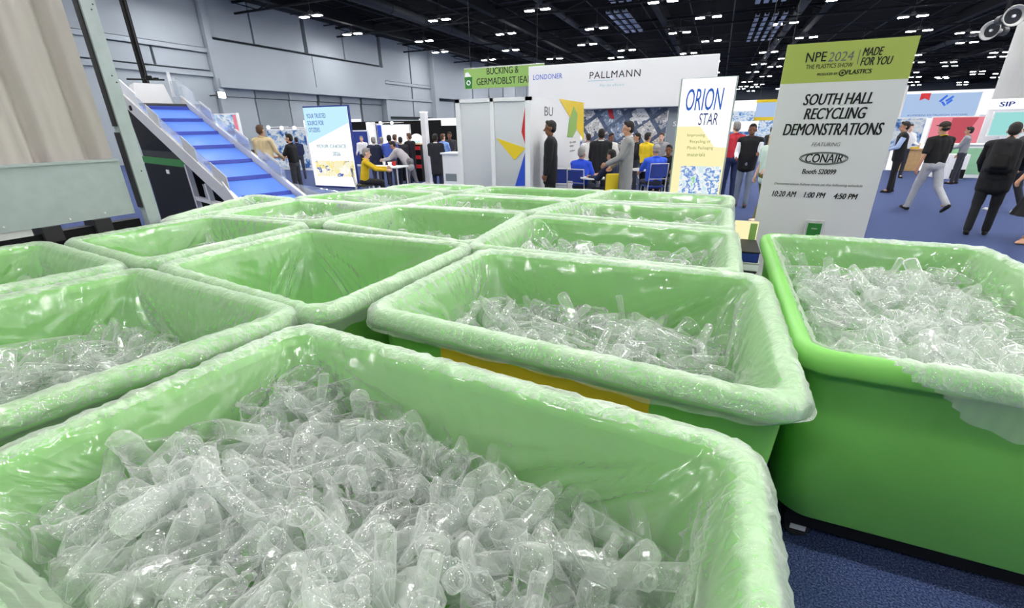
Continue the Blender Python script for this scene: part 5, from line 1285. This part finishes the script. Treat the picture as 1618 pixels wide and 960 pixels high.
CR = [(589, 216, 11.4, 'tall person in navy jacket leftmost in the standing crowd', ('jacket', (34, 40, 66)), 'hair_grey', 0), (602, 217, 12.4, 'beige haired person just right of the navy jacket in the crowd', ('shirt', (190, 186, 186)), 'hair_grey', 30), (614, 213, 11.6, 'broad man in blue checked shirt among the standing crowd', ('shirt', (70, 96, 190)), 'hair_dark', 5), (623, 212, 12.8, 'person in grey top just right of the blue checked shirt', ('shirt', (150, 146, 150)), 'hair_brown', -20), (632, 216, 12.1, 'dark haired person in black in the middle of the crowd', ('jacket', (44, 42, 50)), 'hair_dark', 20), (646, 210, 12.6, 'person in black before the right end of white screen', ('jacket', (26, 26, 32)), 'hair_brown', 60),
      (687, 211, 11.2, 'person in long black coat right of the white post', ('coat', (40, 42, 48)), 'hair_dark', 0), (699, 211, 12.8, 'person in pale blue shirt beside the long black coat', ('shirt', (130, 160, 225)), 'hair_brown', -30), (710, 208, 13.6, 'person in dark clothes above the white counter', ('shirt', (50, 52, 60)), 'hair_dark', 170), (468, 221, 13.0, 'far person in dark blue behind the bearded man', ('shirt', (36, 44, 80)), 'hair_dark', 30), (571, 219, 14.5, 'far pale shirted person above the yellow sweater', ('shirt', (225, 225, 228)), 'hair_grey', 180)]
for px, py, yy, lb, tp, hr, an in CR:
    x, y, z = head_at(px, py, yy); person(lb, x, y, an, max(1.5, min(1.9, z)), random.choice(('skin_a', 'skin_b', 'skin_c')), hr, tp, 'long', random.choice(((40, 42, 50), (60, 62, 76), (30, 34, 60))), aL=(0.4, 0.1, 0.9), aR=(0.3, 0.1, 0.7), fine=False, width=1.15 if 'broad' in lb else 1.0)
FARP = [(1440, 196, 19, 'far person in white behind the vest wearing man'), (1535, 200, 17.5, 'far person in grey between walking man and backpack man'), (1222, 200, 18, 'far person in dark jacket left of the floor banner edge'), (930, 212, 12.6, 'far person in white before the left part of mural'), (966, 210, 12.9, 'far person in pale shirt behind the black jacket'), (1008, 214, 13.0, 'far person in black before the mural centre'), (1046, 214, 13.2, 'far person in grey before the mural right end')]
for k, (px, py, yy, lb) in enumerate(FARP):
    x, y, z = head_at(px, py, yy); person(lb, x, y, (170, 40, -60, 20, 200, 90, 150)[k], max(1.55, min(1.85, z)), ('skin_c', 'skin_a', 'skin_b', 'skin_a', 'skin_b', 'skin_a', 'skin_c')[k], ('hair_brown', 'hair_dark', 'hair_dark', 'hair_dark', 'hair_dark', 'hair_dark', 'hair_brown')[k], ('shirt', ((232, 232, 235), (140, 142, 150), (40, 42, 50), (228, 226, 224), (222, 220, 216), (34, 34, 38), (150, 150, 156))[k]), 'long', (50, 52, 62), fine=False, aL=(0.4, 0.1, 0.9))

# ------------------------------------------------------------------ chairs and tables of the stands
def chair(label, x, y, ang, frame, seatm, backh=0.86):
    t = thing('metal_chair', label, 'chair', (x, y, 0), math.radians(23.5 + ang))
    MB().box(-0.21, 0.21, -0.2, 0.22, 0.43, 0.46, 0.01).build('seat', M[seatm], t)
    for sx in (-1, 1):
        MB().tube([(sx * 0.2, -0.2, 0.44), (sx * 0.21, -0.25, 0.0)], 0.012, 8).build('leg', M[frame], t); MB().tube([(sx * 0.2, 0.2, 0.44), (sx * 0.21, 0.24, 0.0)], 0.012, 8).build('leg', M[frame], t)
    m = MB(); m.tube([(-0.2, -0.2, 0.44), (-0.2, -0.27, backh), (0.2, -0.27, backh), (0.2, -0.2, 0.44)], 0.014, 8); m.tube([(-0.2, -0.235, 0.62), (0.2, -0.235, 0.62)], 0.01, 8); m.build('back_frame', M[frame], t)
    MB().box(-0.19, 0.19, -0.265, -0.25, 0.66, backh - 0.02).build('backrest', M[seatm], t)
    return t


chair('grey metal chair of the blue shirted man beside the booth', PB1[0], PB1[1], -35, 'alu', 'navy_ink', 0.9)
chair('grey metal chair of the man with grey cap', PB2[0], PB2[1], 5, 'alu', 'navy_ink', 0.95)
chair('chair of the navy clothed seated person', PB3[0], PB3[1] + 0.3, 40, 'alu', 'rubber')
chair('chair of the person in yellow sweater', PY[0], PY[1], -75, 'alu', 'rubber')
p = onz(886, 268, 0.9); chair('empty dark blue chair between the suited man and booth wall', p[0], p[1], -20, 'alu', 'navy_ink', 0.95)
p = onz(967, 272, 0.9); q = thing('yellow_chair', 'yellow upholstered chair in front of the mural tables', 'chair', (p[0], p[1], 0), math.radians(35))
MB().box(-0.22, 0.22, -0.2, 0.22, 0.4, 0.47, 0.03).build('seat', M['yellow'], q); MB().box(-0.22, 0.22, -0.26, -0.2, 0.45, 0.9, 0.03).build('backrest', M['yellow'], q)
for sx in (-0.18, 0.18):
    for sy in (-0.2, 0.18): MB().tube([(sx, sy, 0.4), (sx * 1.1, sy * 1.1, 0)], 0.014, 8).build('leg', M['alu'], q)


def table(label, x, y, h, r, mat='white'):
    t = thing('round_table', label, 'table', (x, y, 0)); m = MB(); m.tube([(0, 0, h - 0.03), (0, 0, h)], r, 32); m.build('tabletop', M[mat], t)
    MB().tube([(0, 0, 0.02), (0, 0, h - 0.03)], 0.035, 12).build('column', M['alu'], t); MB().tube([(0, 0, 0), (0, 0, 0.02)], r * 0.55, 24).build('base', M['alu'], t)


pm = (np.array(PB1) + np.array(PB3)) / 2; table('round white table between the two blue clothed seated people', pm[0], pm[1] + 0.25, 0.75, 0.38)
table('round white table in front of the man with grey cap', PB2[0] - 0.25, PB2[1] + 0.75, 0.75, 0.38)
p = onz(612, 262, 0.78); q = thing('white_table', 'long white table between yellow sweater and grey suit', 'table', (p[0], p[1], 0), math.radians(5))
MB().box(-0.55, 0.5, -0.3, 0.3, 0.74, 0.78, 0.01).build('tabletop', M['white'], q)
for sx in (-0.5, 0.45):
    for sy in (-0.25, 0.25): MB().tube([(sx, sy, 0), (sx, sy, 0.74)], 0.018, 8).build('leg', M['alu'], q)
for k, (dx, dy, r_, mk, nm, lb) in enumerate(((-0.1, 0.0, 0.045, 'white', 'paper_cup', 'white paper cup on the long white table'), (0.16, 0.1, 0.06, 'red', 'red_canister', 'red canister on the long white table'), (0.2, -0.14, 0.055, 'lit_white', 'white_bowl', 'white bowl at the front of the long white table'))):  # the bowl is brightened by a glow put into its material
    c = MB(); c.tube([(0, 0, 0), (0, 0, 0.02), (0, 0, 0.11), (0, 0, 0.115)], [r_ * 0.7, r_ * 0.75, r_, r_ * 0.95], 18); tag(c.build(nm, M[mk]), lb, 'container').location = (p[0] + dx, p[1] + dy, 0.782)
